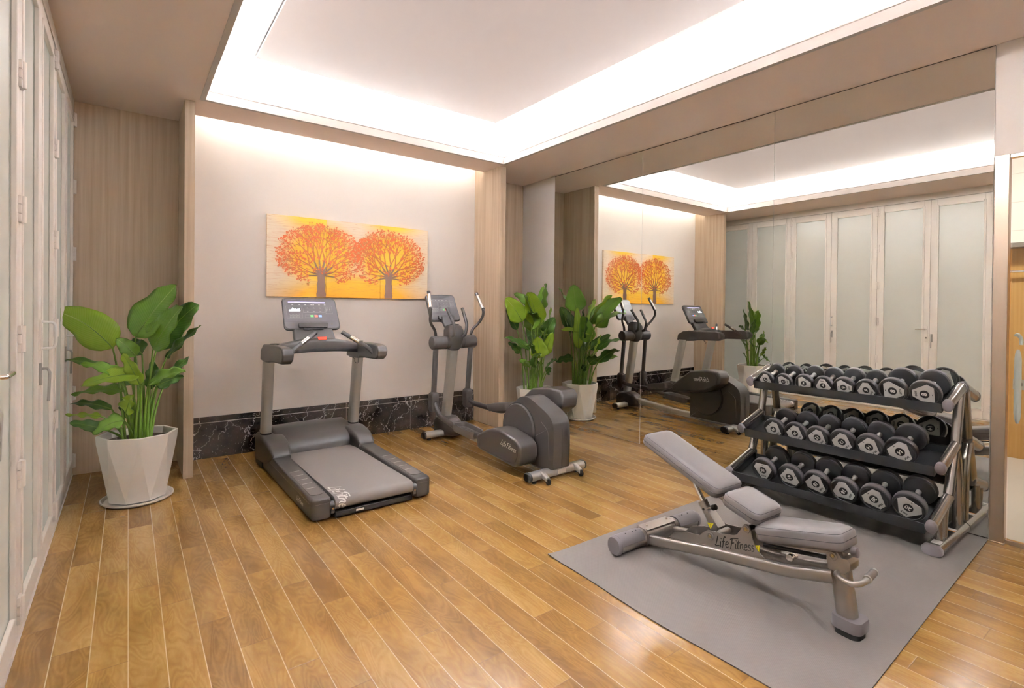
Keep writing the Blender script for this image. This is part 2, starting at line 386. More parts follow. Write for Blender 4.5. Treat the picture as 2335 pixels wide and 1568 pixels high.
# cove moulding
prof = [(.03, H-.004), (-.010, H-.004), (-.010, H+.066), (.004, H+.070), (.004, H+.078), (-.003, H+.081), (-.003, H+.088), (.012, H+.094), (.020, H+.115), (.034, H+.140), (.052, H+.158), (.058, H+.18), (.075, H+.18), (.075, H+.02), (.03, H+.02)]
rings = []
for sx, sy in ((-1, -1), (1, -1), (1, 1), (-1, 1)):
    X0 = CX1 if sx < 0 else CX2; Y0 = CY0 if sy < 0 else CY1
    rings.append([(X0+sx*o_, Y0+sy*o_, z_) for o_, z_ in prof])
trim = struct('trim_1', MB().loft(rings, closed=True), mouldpaint, ang=50)
for b in ((CX1-.17, CX1-.10, CY0-.1, CY1+.1), (CX2+.10, CX2+.17, CY0-.1, CY1+.1), (CX1-.1, CX2+.1, CY1+.10, CY1+.17), (CX1-.1, CX2+.1, CY0-.17, CY0-.10)):
    MB().box(b[0], b[1], b[2], b[3], H+.0205, H+.045).build('led_strip', led_mat, trim)
# wall-wash slot above the painted wall
tr2 = struct('trim_2', MB().box(LX2, RX1, YS, YS+.02, H+.02, H+.22).box(LX2, RX1, YS, YW+.02, H+.2, H+.22), whitepaint)
MB().box(LX2+.03, RX1-.03, YS+.022, YS+.042, H+.05, H+.08).build('led_strip', slot_mat, tr2)

struct('wall_back', MB().box(LX2, RX1, YW, YW+.08, 0, H+.22), wallpaint)
struct('wall_alcove_left', MB().box(-.1, LX1, YA, YA+.08, 0, H), alcove_lightened)
struct('wall_alcove_right', MB().box(RX2, XR+.01, YA, YA+.08, 0, H), alcove_lightened)
struct('trim_3', MB().box(LX1, LX2, YP, YA+.08, 0, H+.2), palewood, bev=.002)
struct('trim_4', MB().box(RX1, RX2, YP, YA+.08, 0, H+.2), palewood, bev=.002)
bb = MB().box(LX2, RX1, YW-.022, YW, 0, .355).box(LX2, RX1, YW-.014, YW, .355, .413)
struct('baseboard_back', bb, marble, bev=.003)
struct('wall_near', MB().box(-.2, 5.1, YN-.08, YN, 0, H+.02), wallpaint)
struct('wall_left', MB().box(-.22, -.12, YN, YA+.1, 0, H), wallpaint)
struct('trim_5', MB().box(-.06, .004, YN, YA, 3.232, H).box(-.07, .004, YN, YA, 0, .014), doorpaint)

# folding doors
ys = [6.115, 5.365, 4.62, 3.93, 3.235, 2.53, 1.815, 1.10, .385, -.33, -1.045, -1.69]
def leaf_panel(i, y1, y0):
    g = .0015; y1 -= g; y0 += g; st = .082; zt, zb = 3.226, .018; tb, bbm = .095, .125
    fr = MB()
    fr.box(-.045, 0, y0, y0+st, zb, zt).box(-.045, 0, y1-st, y1, zb, zt)
    fr.box(-.045, 0, y0+st, y1-st, zt-tb, zt).box(-.045, 0, y0+st, y1-st, zb, zb+bbm)
    d = MB()  # raised stop around the pane
    a0, a1, c0, c1 = y0+st, y1-st, zb+bbm, zt-tb; k = .016
    root = sempty('door_%d' % (i+1), (0, (y0+y1)/2, 0)); o = (0, (y0+y1)/2, 0)
    fr.build('door_frame', doorpaint, root, o=o, bev=.004)
    d.box(-.016, .006, a0-.012, a0+k, c0-.012, c1+.012).box(-.016, .006, a1-k, a1+.012, c0-.012, c1+.012)
    d.box(-.016, .006, a0+k, a1-k, c1-k, c1+.012).box(-.016, .006, a0+k, a1-k, c0-.012, c0+k)
    d.build('glazing_bead', doorpaint, root, o=o, bev=.005)
    MB().box(-.028, -.018, a0-.01, a1+.01, c0-.01, c1+.01).build('glass_pane', frost, root, o=o)
    return root, o
droots = []
for i in range(len(ys)-1): droots.append(leaf_panel(i, ys[i], ys[i+1]))
def hinge(root, o, y, z):
    m = MB().box(.0005, .012, y-.032, y+.032, z-.02, z+.02).box(.0005, .012, y-.03, y+.03, z+.022, z+.06).box(.0005, .012, y-.03, y+.03, z-.06, z-.022)
    m.cyl((.014, y, z-.06), (.014, y, z+.06), .011, 12)
    m.build('hinge', doorpaint, root, o=o, bev=.002)
for j in (2, 4, 6, 8):
    for z in (.155, .765, 1.37, 1.95, 2.55, 3.13):
        hinge(*droots[j], ys[j]-.004, z)
for z in (.14, .74, 1.35, 1.97, 2.56, 3.15): hinge(*droots[0], ys[0]-.034, z)
for j, kind in ((1, 'pull'), (3, 'pull'), (5, 'lever'), (7, 'pull')):
    root, o = droots[j]; y = ys[j]-.03
    if kind == 'pull':
        MB().box(.0, .012, y-.016, y+.016, 1.27, 1.44).build('handle_plate', doorpaint, root, o=o, bev=.003)
        h = MB().tube(fillet([(.010, y, 1.43), (.062, y, 1.425), (.070, y, 1.40), (.070, y, 1.31), (.062, y, 1.285), (.010, y, 1.28)], .02), .0075, 10)
        h.build('pull_handle', whitepl, root, o=o)
    MB().box(.0, .014, y-.012, y+.012, 1.08, 1.20).tube([(.012, y, 1.17), (.036, y, 1.17), (.045, y, 1.15), (.040, y, .99)], .007, 10).build('latch_handle', silver, root, o=o, bev=.002)
    if kind == 'lever':
        y2 = ys[j]+.035; rt2, o2 = droots[j-1]
        MB().box(.0, .01, y2-.018, y2+.018, 1.08, 1.32).build('lock_plate', doorpaint, rt2, o=o2, bev=.003)
        MB().tube(fillet([(.008, y2, 1.27), (.05, y2, 1.27), (.05, y2+.13, 1.27)], .02), .009, 12).cyl((.005, y2, 1.14), (.02, y2, 1.14), .012).build('lever_handle', chrome, rt2, o=o2)

# right wall, mirrors
struct('wall_right', MB().box(XR, XR+.1, 5.413, YA+.05, 0, H).box(XR+.008, XR+.1, .866, 5.413, 0, H), wallpaint)
struct('wall_right_header', MB().box(XR-.001, XR+.1, YN, .8655, 2.579, H), wallpaint)
for y1, y0, lb in ((5.412, 3.888, 'tall frameless wall mirror panel farthest from the camera, beside the potted plant'),
                   (3.884, 2.376, 'middle one of the three tall frameless wall mirror panels'),
                   (2.372, .873, 'tall frameless wall mirror panel behind the dumbbell rack beside the metal post')):
    o = (XR, (y0+y1)/2, 0)
    r = thing('wall_mirror', lb, 'mirror', o, 'frameless mirror panels on the right wall')
    MB().box(XR, XR+.006, y0, y1, .004, H-.006).build('mirror_glass', mirror, r, o=o)
    MB().box(XR+.0005, XR+.0062, y0-.0016, y0-.0002, .004, H-.002).build('mirror_edge', medge, r, o=o)
struct('trim_6', MB().box(XR-.002, XR+.0075, .873, 5.412, H-.0055, H-.0005), simple('mirror top gap shade', '#6E6259', .7))  # dark strip standing in for the shadow gap above the mirrors
# post + glass partition
t = thing('metal_post', 'brushed champagne metal post framing the glass partition at right', 'post', (5.02, .828, 0))
MB().box(4.985, 5.055, .790, .864, 0.0, 2.578).build('post_body', steel, t, o=(5.02, .828, 0), bev=.003)
MB().box(4.975, 5.055, .785, .868, 0.0, .008).build('base_plate', steel, t, o=(5.02, .828, 0), bev=.002)
t = thing('glass_partition', 'clear frameless glass door panel with metal rails beside the metal post', 'glass door', (5.03, 0, 0)); o = (5.03, 0, 0)
MB().box(5.025, 5.035, -1.6, .780, .03, 2.555).build('glass_pane', glass, t, o=o)
MB().box(5.005, 5.055, -1.69, .789, 2.555, 2.577).build('top_rail', chrome, t, o=o, bev=.002)
MB().box(5.01, 5.05, -1.69, .789, 0.0, .028).build('bottom_rail', steel, t, o=o, bev=.002)
hz = MB().tube(fillet([(5.036, .752, 1.385), (5.085, .752, 1.39), (5.09, .735, 1.36), (5.085, .735, 1.32)], .02), .011, 12)
hz.loft([[(5.045+.016*a_*k_+.012, .745+.019*b_*k_, z_) for a_, b_ in rrect(2, 2, .9)] for z_, k_ in ((.80, .35), (.83, .8), (.87, 1), (1.22, 1), (1.26, .8), (1.29, .35))])
hz.build('pull_handle', whitepl, t, o=o, ang=60)
# room behind the glass
struct('floor_tile', MB().box(5.02, 8.0, YN, 3.2, -.06, -.001), tile)
struct('wall_bath_back', MB().box(7.83, 7.9, YN, 3.2, 0, 2.22), bathwood)
tl = NT('white wall tile'); v = tl.coord(); x, y, z = tl.xyz(v)
tj = tl.math('LESS_THAN', tl.math('FRACT', tl.math('DIVIDE', z, .3)), .012)
tl.p(Base_Color=tl.mix(tj, lin('#E8DFD8'), lin('#BFB2A8')), Roughness=.25)
struct('wall_bath_upper', MB().box(7.83, 7.9, YN, 3.2, 2.22, 3.5), tl.m)
struct('wall_bath_near', MB().box(5.1, 8, YN-.08, YN, 0, 3.5), tl.m)
struct('wall_bath_far', MB().box(5.1, 8, 3.2, 3.28, 0, 3.5), tl.m)
struct('ceiling_bath', MB().box(5.05, 8, YN, 3.28, 3.4, 3.45), ceilpaint)
struct('wall_bath_side', MB().box(5.1, 5.12, .87, 3.2, 0, 3.4).box(5.1, 5.12, YN, .87, 2.58, 3.4), tl.m)
t = thing('added_bath_light', 'unseen round lamp added to light the tiled room behind the glass', 'light', (6.6, .9, 3.4))  # unseen lamp, added to light the room behind the glass
MB().cyl((6.6, .9, 3.38), (6.6, .9, 3.4), .2).build('lamp_rim', whitepaint, t, o=(6.6, .9, 3.4))
MB().cyl((6.6, .9, 3.365), (6.6, .9, 3.38), .18).build('lamp_diffuser', down_mat, t, o=(6.6, .9, 3.4))
t = thing('wall_shelf', 'dark metal shelf high on the wood wall behind the glass', 'shelf', (7.75, 1.2, 2.23))
MB().box(7.66, 7.83, .5, 2.4, 2.21, 2.26).build('shelf_board', gun, t, o=(7.75, 1.2, 2.23), bev=.004)
for yy in (.7, 2.1): MB().box(7.68, 7.83, yy, yy+.02, 2.14, 2.215).build('bracket', chrome, t, o=(7.75, 1.2, 2.23), bev=.002)
t = thing('towel_bar', 'polished chrome bar below the dark shelf on the wood wall', 'towel bar', (7.78, 1.2, 1.96))
MB().cyl((7.76, .55, 1.965), (7.76, 2.3, 1.965), .014).build('bar', chrome, t, o=(7.78, 1.2, 1.96))
for yy in (.6, 2.2): MB().cyl((7.83, yy, 1.965), (7.76, yy, 1.965), .01).build('bar_mount', chrome, t, o=(7.78, 1.2, 1.96))
t = thing('power_socket', 'silver power socket plate on the wood wall behind the glass', 'socket', (7.825, 1.17, .78))
MB().box(7.818, 7.83, 1.10, 1.225, .725, .835).build('socket_plate', silver, t, o=(7.825, 1.17, .78), bev=.004)
MB().box(7.815, 7.82, 1.15, 1.155, .765, .80).box(7.815, 7.82, 1.17, 1.175, .765, .80).build('socket_slots', blackpl, t, o=(7.825, 1.17, .78))

# ================================================================== PAINTING
px0, px1, pz0, pz1 = 1.547, 3.415, 1.628, 2.503; PY = YW-.035; po = ((px0+px1)/2, YW, (pz0+pz1)/2)
art = thing('painting', 'wide three-panel canvas of two orange fruit trees on yellow on the back wall', 'painting', po)
a = NT('painted canvas'); v = a.coord(); x, y, z = a.xyz(v)
def ell(cx_, cz_, rx_, rz_, soft):
    dx = a.math('DIVIDE', a.math('SUBTRACT', x, cx_), rx_); dz = a.math('DIVIDE', a.math('SUBTRACT', z, cz_), rz_)
    d = a.math('SQRT', a.math('ADD', a.math('MULTIPLY', dx, dx), a.math('MULTIPLY', dz, dz)))
    return a.math('DIVIDE', a.math('SUBTRACT', 1.+soft, d), soft*2, clamp=True)
m1 = ell(-.38, .03, .37, .36, .25); m2 = ell(.43, .0, .37, .36, .25)
m3 = ell(-.0, -.50, .84, .34, .25)
m4 = a.math('MULTIPLY', ell(-.47, .44, .3, .14, .5), a.math('LESS_THAN', x, -.32)); m5 = ell(.47, .46, .3, .12, .5)
yl = a.math('MAXIMUM', a.math('MAXIMUM', m1, m2), a.math('MAXIMUM', m3, a.math('MAXIMUM', m4, m5)))
wv = a.noise(a.comb(a.math('MULTIPLY', x, 2.6), a.math('MULTIPLY', z, 50.), 0.), 1., 2, .5, .4)
ridge = a.math('SUBTRACT', 1., a.math('DIVIDE', a.math('ABSOLUTE', a.math('SUBTRACT', wv, .5)), .03), clamp=True)
ycol = a.mix(a.math('DIVIDE', a.math('SUBTRACT', -.22, z), .25, clamp=True), lin('#F4C838'), lin('#F0A520'))
col = a.mix(yl, lin('#F3DFC4'), ycol); col = a.mix(a.math('MULTIPLY', ridge, .45), col, lin('#C98A3C'))
a.p(Base_Color=col, Roughness=.6); a.bump(wv, .25, .003); canvas_m = a.m
for i, (xa, xb) in enumerate(((px0, 2.160), (2.1625, 2.790), (2.7925, px1))):
    MB().box(xa, xb, PY, YW-.001, pz0, pz1).build('canvas_panel', canvas_m, art, o=po, bev=.002)
rt_ = random.Random(11)
bark = simple('painted bark', '#71503D', .6); twig = simple('painted twig', '#B0601F', .6); fruit = simple('painted fruit', '#C95F1C', .55)
def seg2(mb, x0, z0, x1, z1, w0, w1, yy):
    d = Vector((x1-x0, z1-z0)); n_ = Vector((-d.y, d.x)).normalized()
    mb.add([(x0+n_.x*w0, yy, z0+n_.y*w0), (x0-n_.x*w0, yy, z0-n_.y*w0), (x1-n_.x*w1, yy, z1-n_.y*w1), (x1+n_.x*w1, yy, z1+n_.y*w1)], [(0, 1, 2, 3)])
def tree(cx_, rx_):
    tb, br_, fr_ = MB(), MB(), MB(); cz_ = pz0+.47; rz_ = .345
    zt = pz0+.28
    n_ = 8
    for i in range(n_):  # wavy trunk
        za, zb_ = pz0+.004+(zt-pz0)*i/n_, pz0+.004+(zt-pz0)*(i+1)/n_
        wa = .050-.012*i/n_+.004*math.sin(i*2.1); wb = .050-.012*(i+1)/n_+.004*math.sin((i+1)*2.1)
        tb.add([(cx_-wa, PY-.0035, za), (cx_+wa, PY-.0035, za), (cx_+wb, PY-.0035, zb_), (cx_-wb, PY-.0035, zb_)], [(0, 1, 2, 3)])
    def inside(x, z, k=1.0): return ((x-cx_)/rx_)**2+((z-cz_)/rz_)**2 < k
    def dot(x, z, r):
        yy = PY-.0045-rt_.random()*.0012
        fr_.add([(x+r*math.cos(2*PI*q/9)*1.05, yy, z+r*math.sin(2*PI*q/9)) for q in range(9)], [tuple(range(9))])
    def grow(x, z, a_, L, w_, d):
        # curved limb of three pieces
        bend = rt_.uniform(-.28, .28)
        for q in range(3):
            x1, z1 = x+math.cos(a_)*L/3, z+math.sin(a_)*L/3
            if not inside(x1, z1, .99) and d > 1: return
            (tb if d < 2 else br_).__class__  # layer
            seg2(tb if d < 1 else br_, x, z, x1, z1, w_*(1-q*.12), w_*(1-(q+1)*.12), PY-.0022-.0003*d-rt_.random()*.00028)
            x, z = x1, z1; a_ += bend/3
        if d >= 5:
            for q in range(rt_.choice((0, 0, 1))):
                r_ = rt_.uniform(.0055, .0085); aa = a_+rt_.uniform(-1.1, 1.1)
                ex_, ez_ = x+math.cos(aa)*.022, z+math.sin(aa)*.022
                seg2(br_, x, z, ex_, ez_, .0013, .001, PY-.003)
                dot(ex_, ez_, r_)
            return
        for s_ in ((-1, 1) if d > 0 or True else (0,)):
            grow(x, z, a_+s_*rt_.uniform(.18, .5), L*rt_.uniform(.74, .9), w_*.66, d+1)
        if rt_.random() < .25: grow(x, z, a_+rt_.uniform(-.12, .12), L*.8, w_*.6, d+1)
        if d >= 3 and rt_.random() < .12:
            dot(x+rt_.uniform(-.01, .01), z+rt_.uniform(-.01, .01), rt_.uniform(.0045, .007))
    for k, aa in enumerate((-.12, .22, .62, 1.0, 1.38, 1.75, 2.12, 2.5, 2.92, 3.28)):
        grow(cx_+math.cos(aa)*.02, zt-.03+.02*math.sin(aa), aa, .115+.035*abs(math.sin(aa)), .0125 if .3 < aa < 2.8 else .009, 0)
    pts_ = []; tries = 0
    while len(pts_) < 330 and tries < 12000:
        tries += 1; rr_ = rt_.random()**.36; ta = rt_.uniform(0, 2*PI); x = cx_+rx_*1.0*rr_*math.cos(ta); z = cz_+rz_*1.0*rr_*math.sin(ta)
        if z < cz_-.2 and abs(x-cx_) < .14: continue
        if any((x-q[0])**2+(z-q[1])**2 < .0165**2 for q in pts_): continue
        pts_.append((x, z)); dot(x, z, rt_.uniform(.0072, .0102))
        for k_ in range(rt_.choice((0, 1, 1, 2))):
            aa = rt_.uniform(0, 6.3); dot(x+.013*math.cos(aa), z+.013*math.sin(aa), rt_.uniform(.006, .0095))
        q = Vector((x-cx_, z-(zt-.02))).normalized(); seg2(br_, x, z, x-q.x*.035, z-q.y*.035, .0012, .0018, PY-.003)
    tb.build('tree_trunk', bark, art, o=po); br_.build('branches', twig, art, o=po); fr_.build('painted_fruit', fruit, art, o=po)['kind'] = 'stuff'
tree(2.105, .475); tree(2.895, .47)

# ================================================================== helpers for machines
def frame(o, xd, yd):
    o = Vector(o); xd = Vector(xd).normalized(); yd = Vector(yd); yd = (yd-xd*yd.dot(xd)).normalized(); zd = xd.cross(yd)
    return lambda x, y, z=0: o+xd*x+yd*y+zd*z
def tbox(mb, P, x0, x1, y0, y1, z0, z1):
    v = [P(x, y, z) for z in (z0, z1) for y in (y0, y1) for x in (x0, x1)]
    return mb.add(v, [(0, 2, 3, 1), (4, 5, 7, 6), (0, 1, 5, 4), (2, 6, 7, 3), (0, 4, 6, 2), (1, 3, 7, 5)])
def tslab(mb, P, pts, z0, z1):
    n = len(pts); vs = [P(a_, b_, z0) for a_, b_ in pts]+[P(a_, b_, z1) for a_, b_ in pts]
    return mb.add(vs, [tuple(range(n)), tuple(range(2*n-1, n-1, -1))]+[(i, i+n, (i+1) % n+n, (i+1) % n) for i in range(n)])
def loftY(mb, secs):  # secs: (y, xc, w, zc, h, r)
    return mb.loft([[(xc+a_, y, zc+b_) for a_, b_ in rrect(w_, h_, r_)] for y, xc, w_, zc, h_, r_ in secs])
def console(root, P, W_, Hh_, tm):
    mb = MB(); pr = rrect(W_, Hh_, .035, 6); tp = [(a_*(1-.03*(b_ > 0)), b_) for a_, b_ in pr]
    mb.loft([[P(a_*k, b_*k, z_) for a_, b_ in tp] for k, z_ in ((.86, -.05), (.97, -.038), (1, -.02), (1, -.004), (.985, 0))])
    cs = mb.build('console_housing', plastic, root, ang=50)
    f_ = MB(); tslab(f_, P, [(a_*.955, b_*.93) for a_, b_ in tp], .0, .0015); f_.build('console_face', face_m, cs)
    s = W_/.52
    g = MB(); tbox(g, P, -.2*s, .145*s, .118, .134, .0015, .0022)
    g.build('display_bar', scr_bar if tm else face_m, cs)
    k = MB()
    for xx in (-.165, -.10, -.045, .01, .03, .085, .14): tbox(k, P, (xx-.006)*s, (xx+.008)*s, .096, .102, .0015, .0022)
    for xx in (-.03, .03, .09):
        for yy, sg in ((.062, 1), (.024, -1)):
            for d in (-1, 1):
                p0 = P((xx+d*.007)*s, yy-.004*sg, .0018); p1 = P(xx*s, yy+.003*sg, .0018); k.tube([p0, p1], .0009, 4)
    for i in range(3):
        for j in range(4): tbox(k, P, (.145+i*.018)*s, (.149+i*.018)*s, .062-j*.014, .067-j*.014, .0015, .0022)
    for r_ in range(2):
        for i in range(3): 
            q = rrect(.026, .014, .006, 3); qs = [((a_-.185+i*.031)*s, b_-.012-r_*.025) for a_, b_ in q]
            k.tube([P(a_, b_, .0016) for a_, b_ in qs]+[P(qs[0][0], qs[0][1], .0016)], .0005, 4)
    def outline(x0, x1, y0, y1):
        k.tube([P(x0*s, y0, .0014), P(x1*s, y0, .0014), P(x1*s, y1, .0014), P(x0*s, y1, .0014), P(x0*s, y0, .0014)], .0005, 4)
    outline(-.225, -.085, -.05, .085); outline(-.07, .13, .01, .085); outline(.14, .205, -.0, .085); outline(-.06, .05, -.045, -.015)
    k.build('key_legends', scr_key, cs)
    if tm:
        gr = MB(); hs = [.006, .018, .012, .018, .026, .038, .032, .024, .02, .026, .02, .016, .024, .026, .02, .032]
        for i, h_ in enumerate(hs): tbox(gr, P, -.203+i*.0066, -.1975+i*.0066, .026, .028+h_, .0015, .0024)
        gr.build('display_graph', scr_white, cs)
    y0 = -.028
    for xx, m_ in ((.000, scr_g), (.040, scr_r), (.078, scr_b)):
        b_ = MB(); tbox(b_, P, (xx-.011)*s, (xx+.017)*s, y0-.011, y0+.011, .0015, .0026); b_.build('key', m_, cs)
    # lower lip, ledge
    l = MB(); tbox(l, P, -.25*s, .25*s, -.085, -.0835, .001, .0022); l.build('face_line', seamm, cs)
    script('logo_print', 'Life Fitness', .014, P(0, -.096, .0012), P(1, 0, 0)-P(0, 0, 0), P(0, 1, 0)-P(0, 0, 0), black_ink, cs)
    l = MB(); l.loft([[P(a_, b_+oy, zz) for a_, b_ in rrect(.27*s, .05, .012)] for zz, oy in ((.0, -.135), (.02, -.137), (.03, -.14))])
    l.build('reading_ledge', plastic, cs, bev=.002)
    l = MB(); l.loft([[P(a_, b_-.166, zz) for a_, b_ in rrect(.19*s, .026, .008)] for zz in (-.03, .012)]); l.build('lower_tray', blackpl, cs, bev=.002)
    l = MB()
    for xx in (-.18, .18): tbox(l, P, (xx-.012)*s, (xx+.012)*s, -.13, -.108, .001, .0022)
    l.build('speaker_print', plastic2, cs)
    return cs

# ================================================================== TREADMILL
T = thing('treadmill', 'dark grey treadmill with silver uprights and wide running belt facing the painting', 'treadmill', (1.877, 3.79, 0))
T.rotation_euler = (0, 0, math.radians(.7))
for s in (-1, 1):
    mb = MB(); xo = s*.393
    loftY(mb, [(.0, xo-s*.012, .085, .088, .135, .02), (.008, xo-s*.006, .112, .088, .145, .02), (.022, xo, .132, .088, .15, .02), (.05, xo, .14, .089, .152, .02), (.5, xo, .14, .092, .160, .016), (1.2, xo, .14, .100, .175, .016), (1.62, xo, .14, .104, .185, .016)])
    sr = mb.build('side_rail', plastic, T, ang=40)
    ln = MB(); xs = xo+s*.0702
    ln.box(xs-.001, xs+.001, .055, 1.4, .128, .1295).box(xo-.05, xo+.05, -.0012, .0, .128, .1295).build('trim_line', plastic2, sr)
    tp = MB(); P_ = frame((xo, .1, .1672), (1, 0, 0), (0, 1, .0125))
    tslab(tp, P_, [(a_, b_+.68) for a_, b_ in rrect(.096, 1.36, .04)], -.004, .002); tp.build('foot_rail', plastic2, sr, bev=.001)
    for i in range(8): mk = MB(); tbox(mk, P_, -.034, .034, .16+i*.115, .164+i*.115, .0021, .0027); mk.build('grip_mark', white_ink, sr)
    if s < 0: script('logo_print', 'Life Fitness', .040, (xo-.0708, .30, .078), (0, -1, 0), (0, 0, 1), white_ink, sr)
    fc = MB().lathe([(0, -.012), (.028, -.012), (.032, 0), (.03, .02), (0, .02)], (s*.318, .02, .10), dirv=(s, 0, 0)).box(s*.318-.012, s*.318+.012, -.005, .05, .05, .105)
    fc.build('roller_bracket', plastic, T, bev=.002)
    MB().cyl((s*.318, -.012, .085), (s*.318, -.006, .085), .007).build('bolt', chrome, T)
    MB().cyl((xo, .12, 0), (xo, .12, .03), .03).cyl((xo, 1.5, 0), (xo, 1.5, .03), .03).build('levelling_foot', rubber, T)
    # upright
    base = Vector((s*.42, 1.66, .30)); top = Vector((s*.42-.012, 1.50, 1.03))
    up_ = MB(); pr = rrect(.088, .135, .04, 6); rings = []
    for k in (0, .3, .7, 1):
        c = base.lerp(top, k); rings.append([(c.x+a_*(1-.0*k), c.y+b_, c.z) for a_, b_ in pr])
    u = up_.loft(rings).build('upright', silver, T, ang=50)
    gr = MB(); rings = []
    for k in (0, 1):
        c = base.lerp(top, k); rings.append([(c.x+s*.0+a_*.25+.012, c.y-.0665+b_, c.z) for a_, b_ in rrect(.03, .004, .001)])
    MB().loft([[(base.lerp(top, k).x+a_*1.03, base.lerp(top, k).y+b_*1.03, base.lerp(top, k).z) for a_, b_ in pr] for k in (-.02, .03)]).build('upright_collar', blackpl, T, ang=50)
    MB().loft([[(s*.42+a_, 1.70+b_, z_) for a_, b_ in rrect(.105, .22+(.3-z_)*.4, .03)] for z_ in (.01, .15, .30)]).build('upright_base', blackpl, T, ang=50)
    # arm housing
    prf = [(1.62, 1.02), (1.60, 1.12), (1.50, 1.172), (1.30, 1.18), (.90, 1.186), (.80, 1.172), (.765, 1.13), (.785, 1.075), (.84, 1.045), (1.22, 1.035), (1.32, 1.018), (1.42, 1.012)]
    xa = s*.405-.032; mbb = MB().prism(prf, 0, xa-.045, xa+.045)
    arm = mbb.build('handrail', plastic, T, bev=.016, seg=3)
    MB().prism([(.79, 1.15), (.83, 1.177), (.86, 1.18), (.83, 1.06), (.79, 1.09)], 0, xa-.0455, xa+.0455).build('rail_end', plastic2, arm, bev=.01)
    if s > 0: MB().lathe([(.0, 0), (.035, 0), (.045, .008), (.036, .006), (0, .004)], (xa, 1.38, 1.176), seg=24).build('cup_rim', blackpl, arm)
    else: MB().lathe([(.0, 0), (.035, 0), (.045, .008), (.036, .006), (0, .004)], (xa+.03, 1.38, 1.174), seg=24).build('cup_rim', blackpl, arm)
    # grip
    g0 = Vector((xa-s*.035, .92, 1.12)); g1 = Vector((s*.118-.018, 1.075, 1.292))
    gt = MB().tube(fillet([g0+Vector((s*.0, .0, -.02)), g0.lerp(g1, .15), g1], .03), .019, 14).build('grip_bar', plastic, T, ang=50)
    d = (g1-g0); pl_ = MB().tube([g0+d*.45+Vector((0, -.004, .004)), g0+d*.72+Vector((0, -.004, .004))], .0185, 14); pl_.build('pulse_sensor', chrome, gt)
# cross beam, arched
rings = []
for i in range(17):
    x = -.40+.80*i/16; k = 1-(x/.40)**2; cz = 1.115+.05*k; hh_ = .085+.04*k; cy = 1.38-.07*k
    rings.append([(x-.032, cy+a_, cz+b_) for a_, b_ in rrect(.14, hh_, .03)])
MB().loft(rings).build('cross_beam', plastic, T, ang=50)
rings = []
for i in range(13):
    x = -.36+.72*i/12; k = 1-(x/.40)**2; cz = 1.115+.05*k-(.085+.04*k)/2+.018; cy = 1.38-.07*k-.069
    rings.append([(x-.032, cy+a_, cz+b_) for a_, b_ in rrect(.006, .032, .002)])
MB().loft(rings).build('beam_lower_band', blackpl, T, ang=50)
P = frame((-.03, 1.235, 1.222), (1, 0, 0), (0, .35, .5)); mb = MB(); tslab(mb, P, [(-.042, .018), (.042, .018), (.036, -.014), (-.036, -.014)], .004, .012); mb.build('emergency_stop', red_pl, T, bev=.002)
MB().loft([[(-.034+a_, y_+b_, z_) for a_, b_ in rrect(w_, .07, .02)] for y_, z_, w_ in ((1.42, 1.17, .38), (1.475, 1.235, .38), (1.545, 1.33, .36))]).build('console_neck', plastic, T, ang=50)
P = frame((-.034, 1.575, 1.455), (1, 0, 0), (0, .17, .305))
console(T, P, .525, .345, True)
# hood
hp_ = [(1.37, .03), (1.37, .20), (1.385, .235), (1.42, .268), (1.50, .292), (1.66, .338), (1.80, .352), (1.88, .33), (1.93, .25), (1.94, .05), (1.90, .02)]
hd_ = MB().prism(hp_, 0, -.36, .36).build('motor_hood', plastic, T, bev=.02, seg=4)
for s in (-1, 1):
    sh = MB().loft([[(s*.385+a_, y_, z_+b_) for a_, b_ in rrect(w_, h_, .03)] for y_, w_, z_, h_ in ((1.18, .15, .185, .04), (1.23, .17, .20, .10), (1.32, .19, .20, .17), (1.5, .20, .19, .24), (1.8, .19, .17, .27), (1.93, .15, .15, .22))])
    sh.build('hood_shoulder', plastic, hd_, ang=50)
MB().box(-.20, .14, 1.80, 1.81, .35, .354).build('hood_strip', silver, hd_)
# belt and deck
R_ = .046; zt_ = .156; bp = [(1.40, zt_)]+[(.03-R_*math.sin(t), zt_-R_+R_*math.cos(t)) for t in [PI*i/12 for i in range(13)]]+[(1.40, zt_-2*R_)]
MB().prism(bp, 0, -.302, .302).build('running_belt', belt, T, ang=25)
MB().box(-.30, .30, -.005, .03, .012, .052).build('rear_frame_bar', blackpl, T, bev=.003)
MB().box(-.32, .32, .06, 1.5, .02, .06).build('deck_frame', blackpl, T)
MB().box(-.15, -.09, -.0062, -.005, .026, .040).build('rating_sticker', white_ink, T)
MB().box(-.26, -.20, -.0062, -.005, .024, .036).box(.1, .16, -.0062, -.005, .028, .042).build('frame_slots', seamm, T)
tx = script('belt_print', 'Life Fitness', .085, (-.245, .045, zt_+.0012), (0, -1, 0), (1, 0, 0), white_ink, T, wid=.14)
bm = bmesh.new(); bm.from_mesh(tx.data)
bmesh.ops.triangulate(bm, faces=bm.faces); bmesh.ops.subdivide_edges(bm, edges=[e for e in bm.edges if e.calc_length() > .012], cuts=2)
for v in bm.verts:
    if v.co.y < .03:
        t_ = min((.03-v.co.y)/R_, 2.6); rr = R_+.0012; v.co.y = .03-rr*math.sin(t_); v.co.z = zt_-R_+rr*math.cos(t_)
bm.to_mesh(tx.data); bm.free()
MB().tube(fillet([(.30, 1.2, 1.06), (.28, 1.15, .98), (.25, 1.16, 1.0), (.27, 1.2, 1.03), (.22, 1.22, 1.05)], .03), .0025, 6).build('safety_cord', blackpl, T)

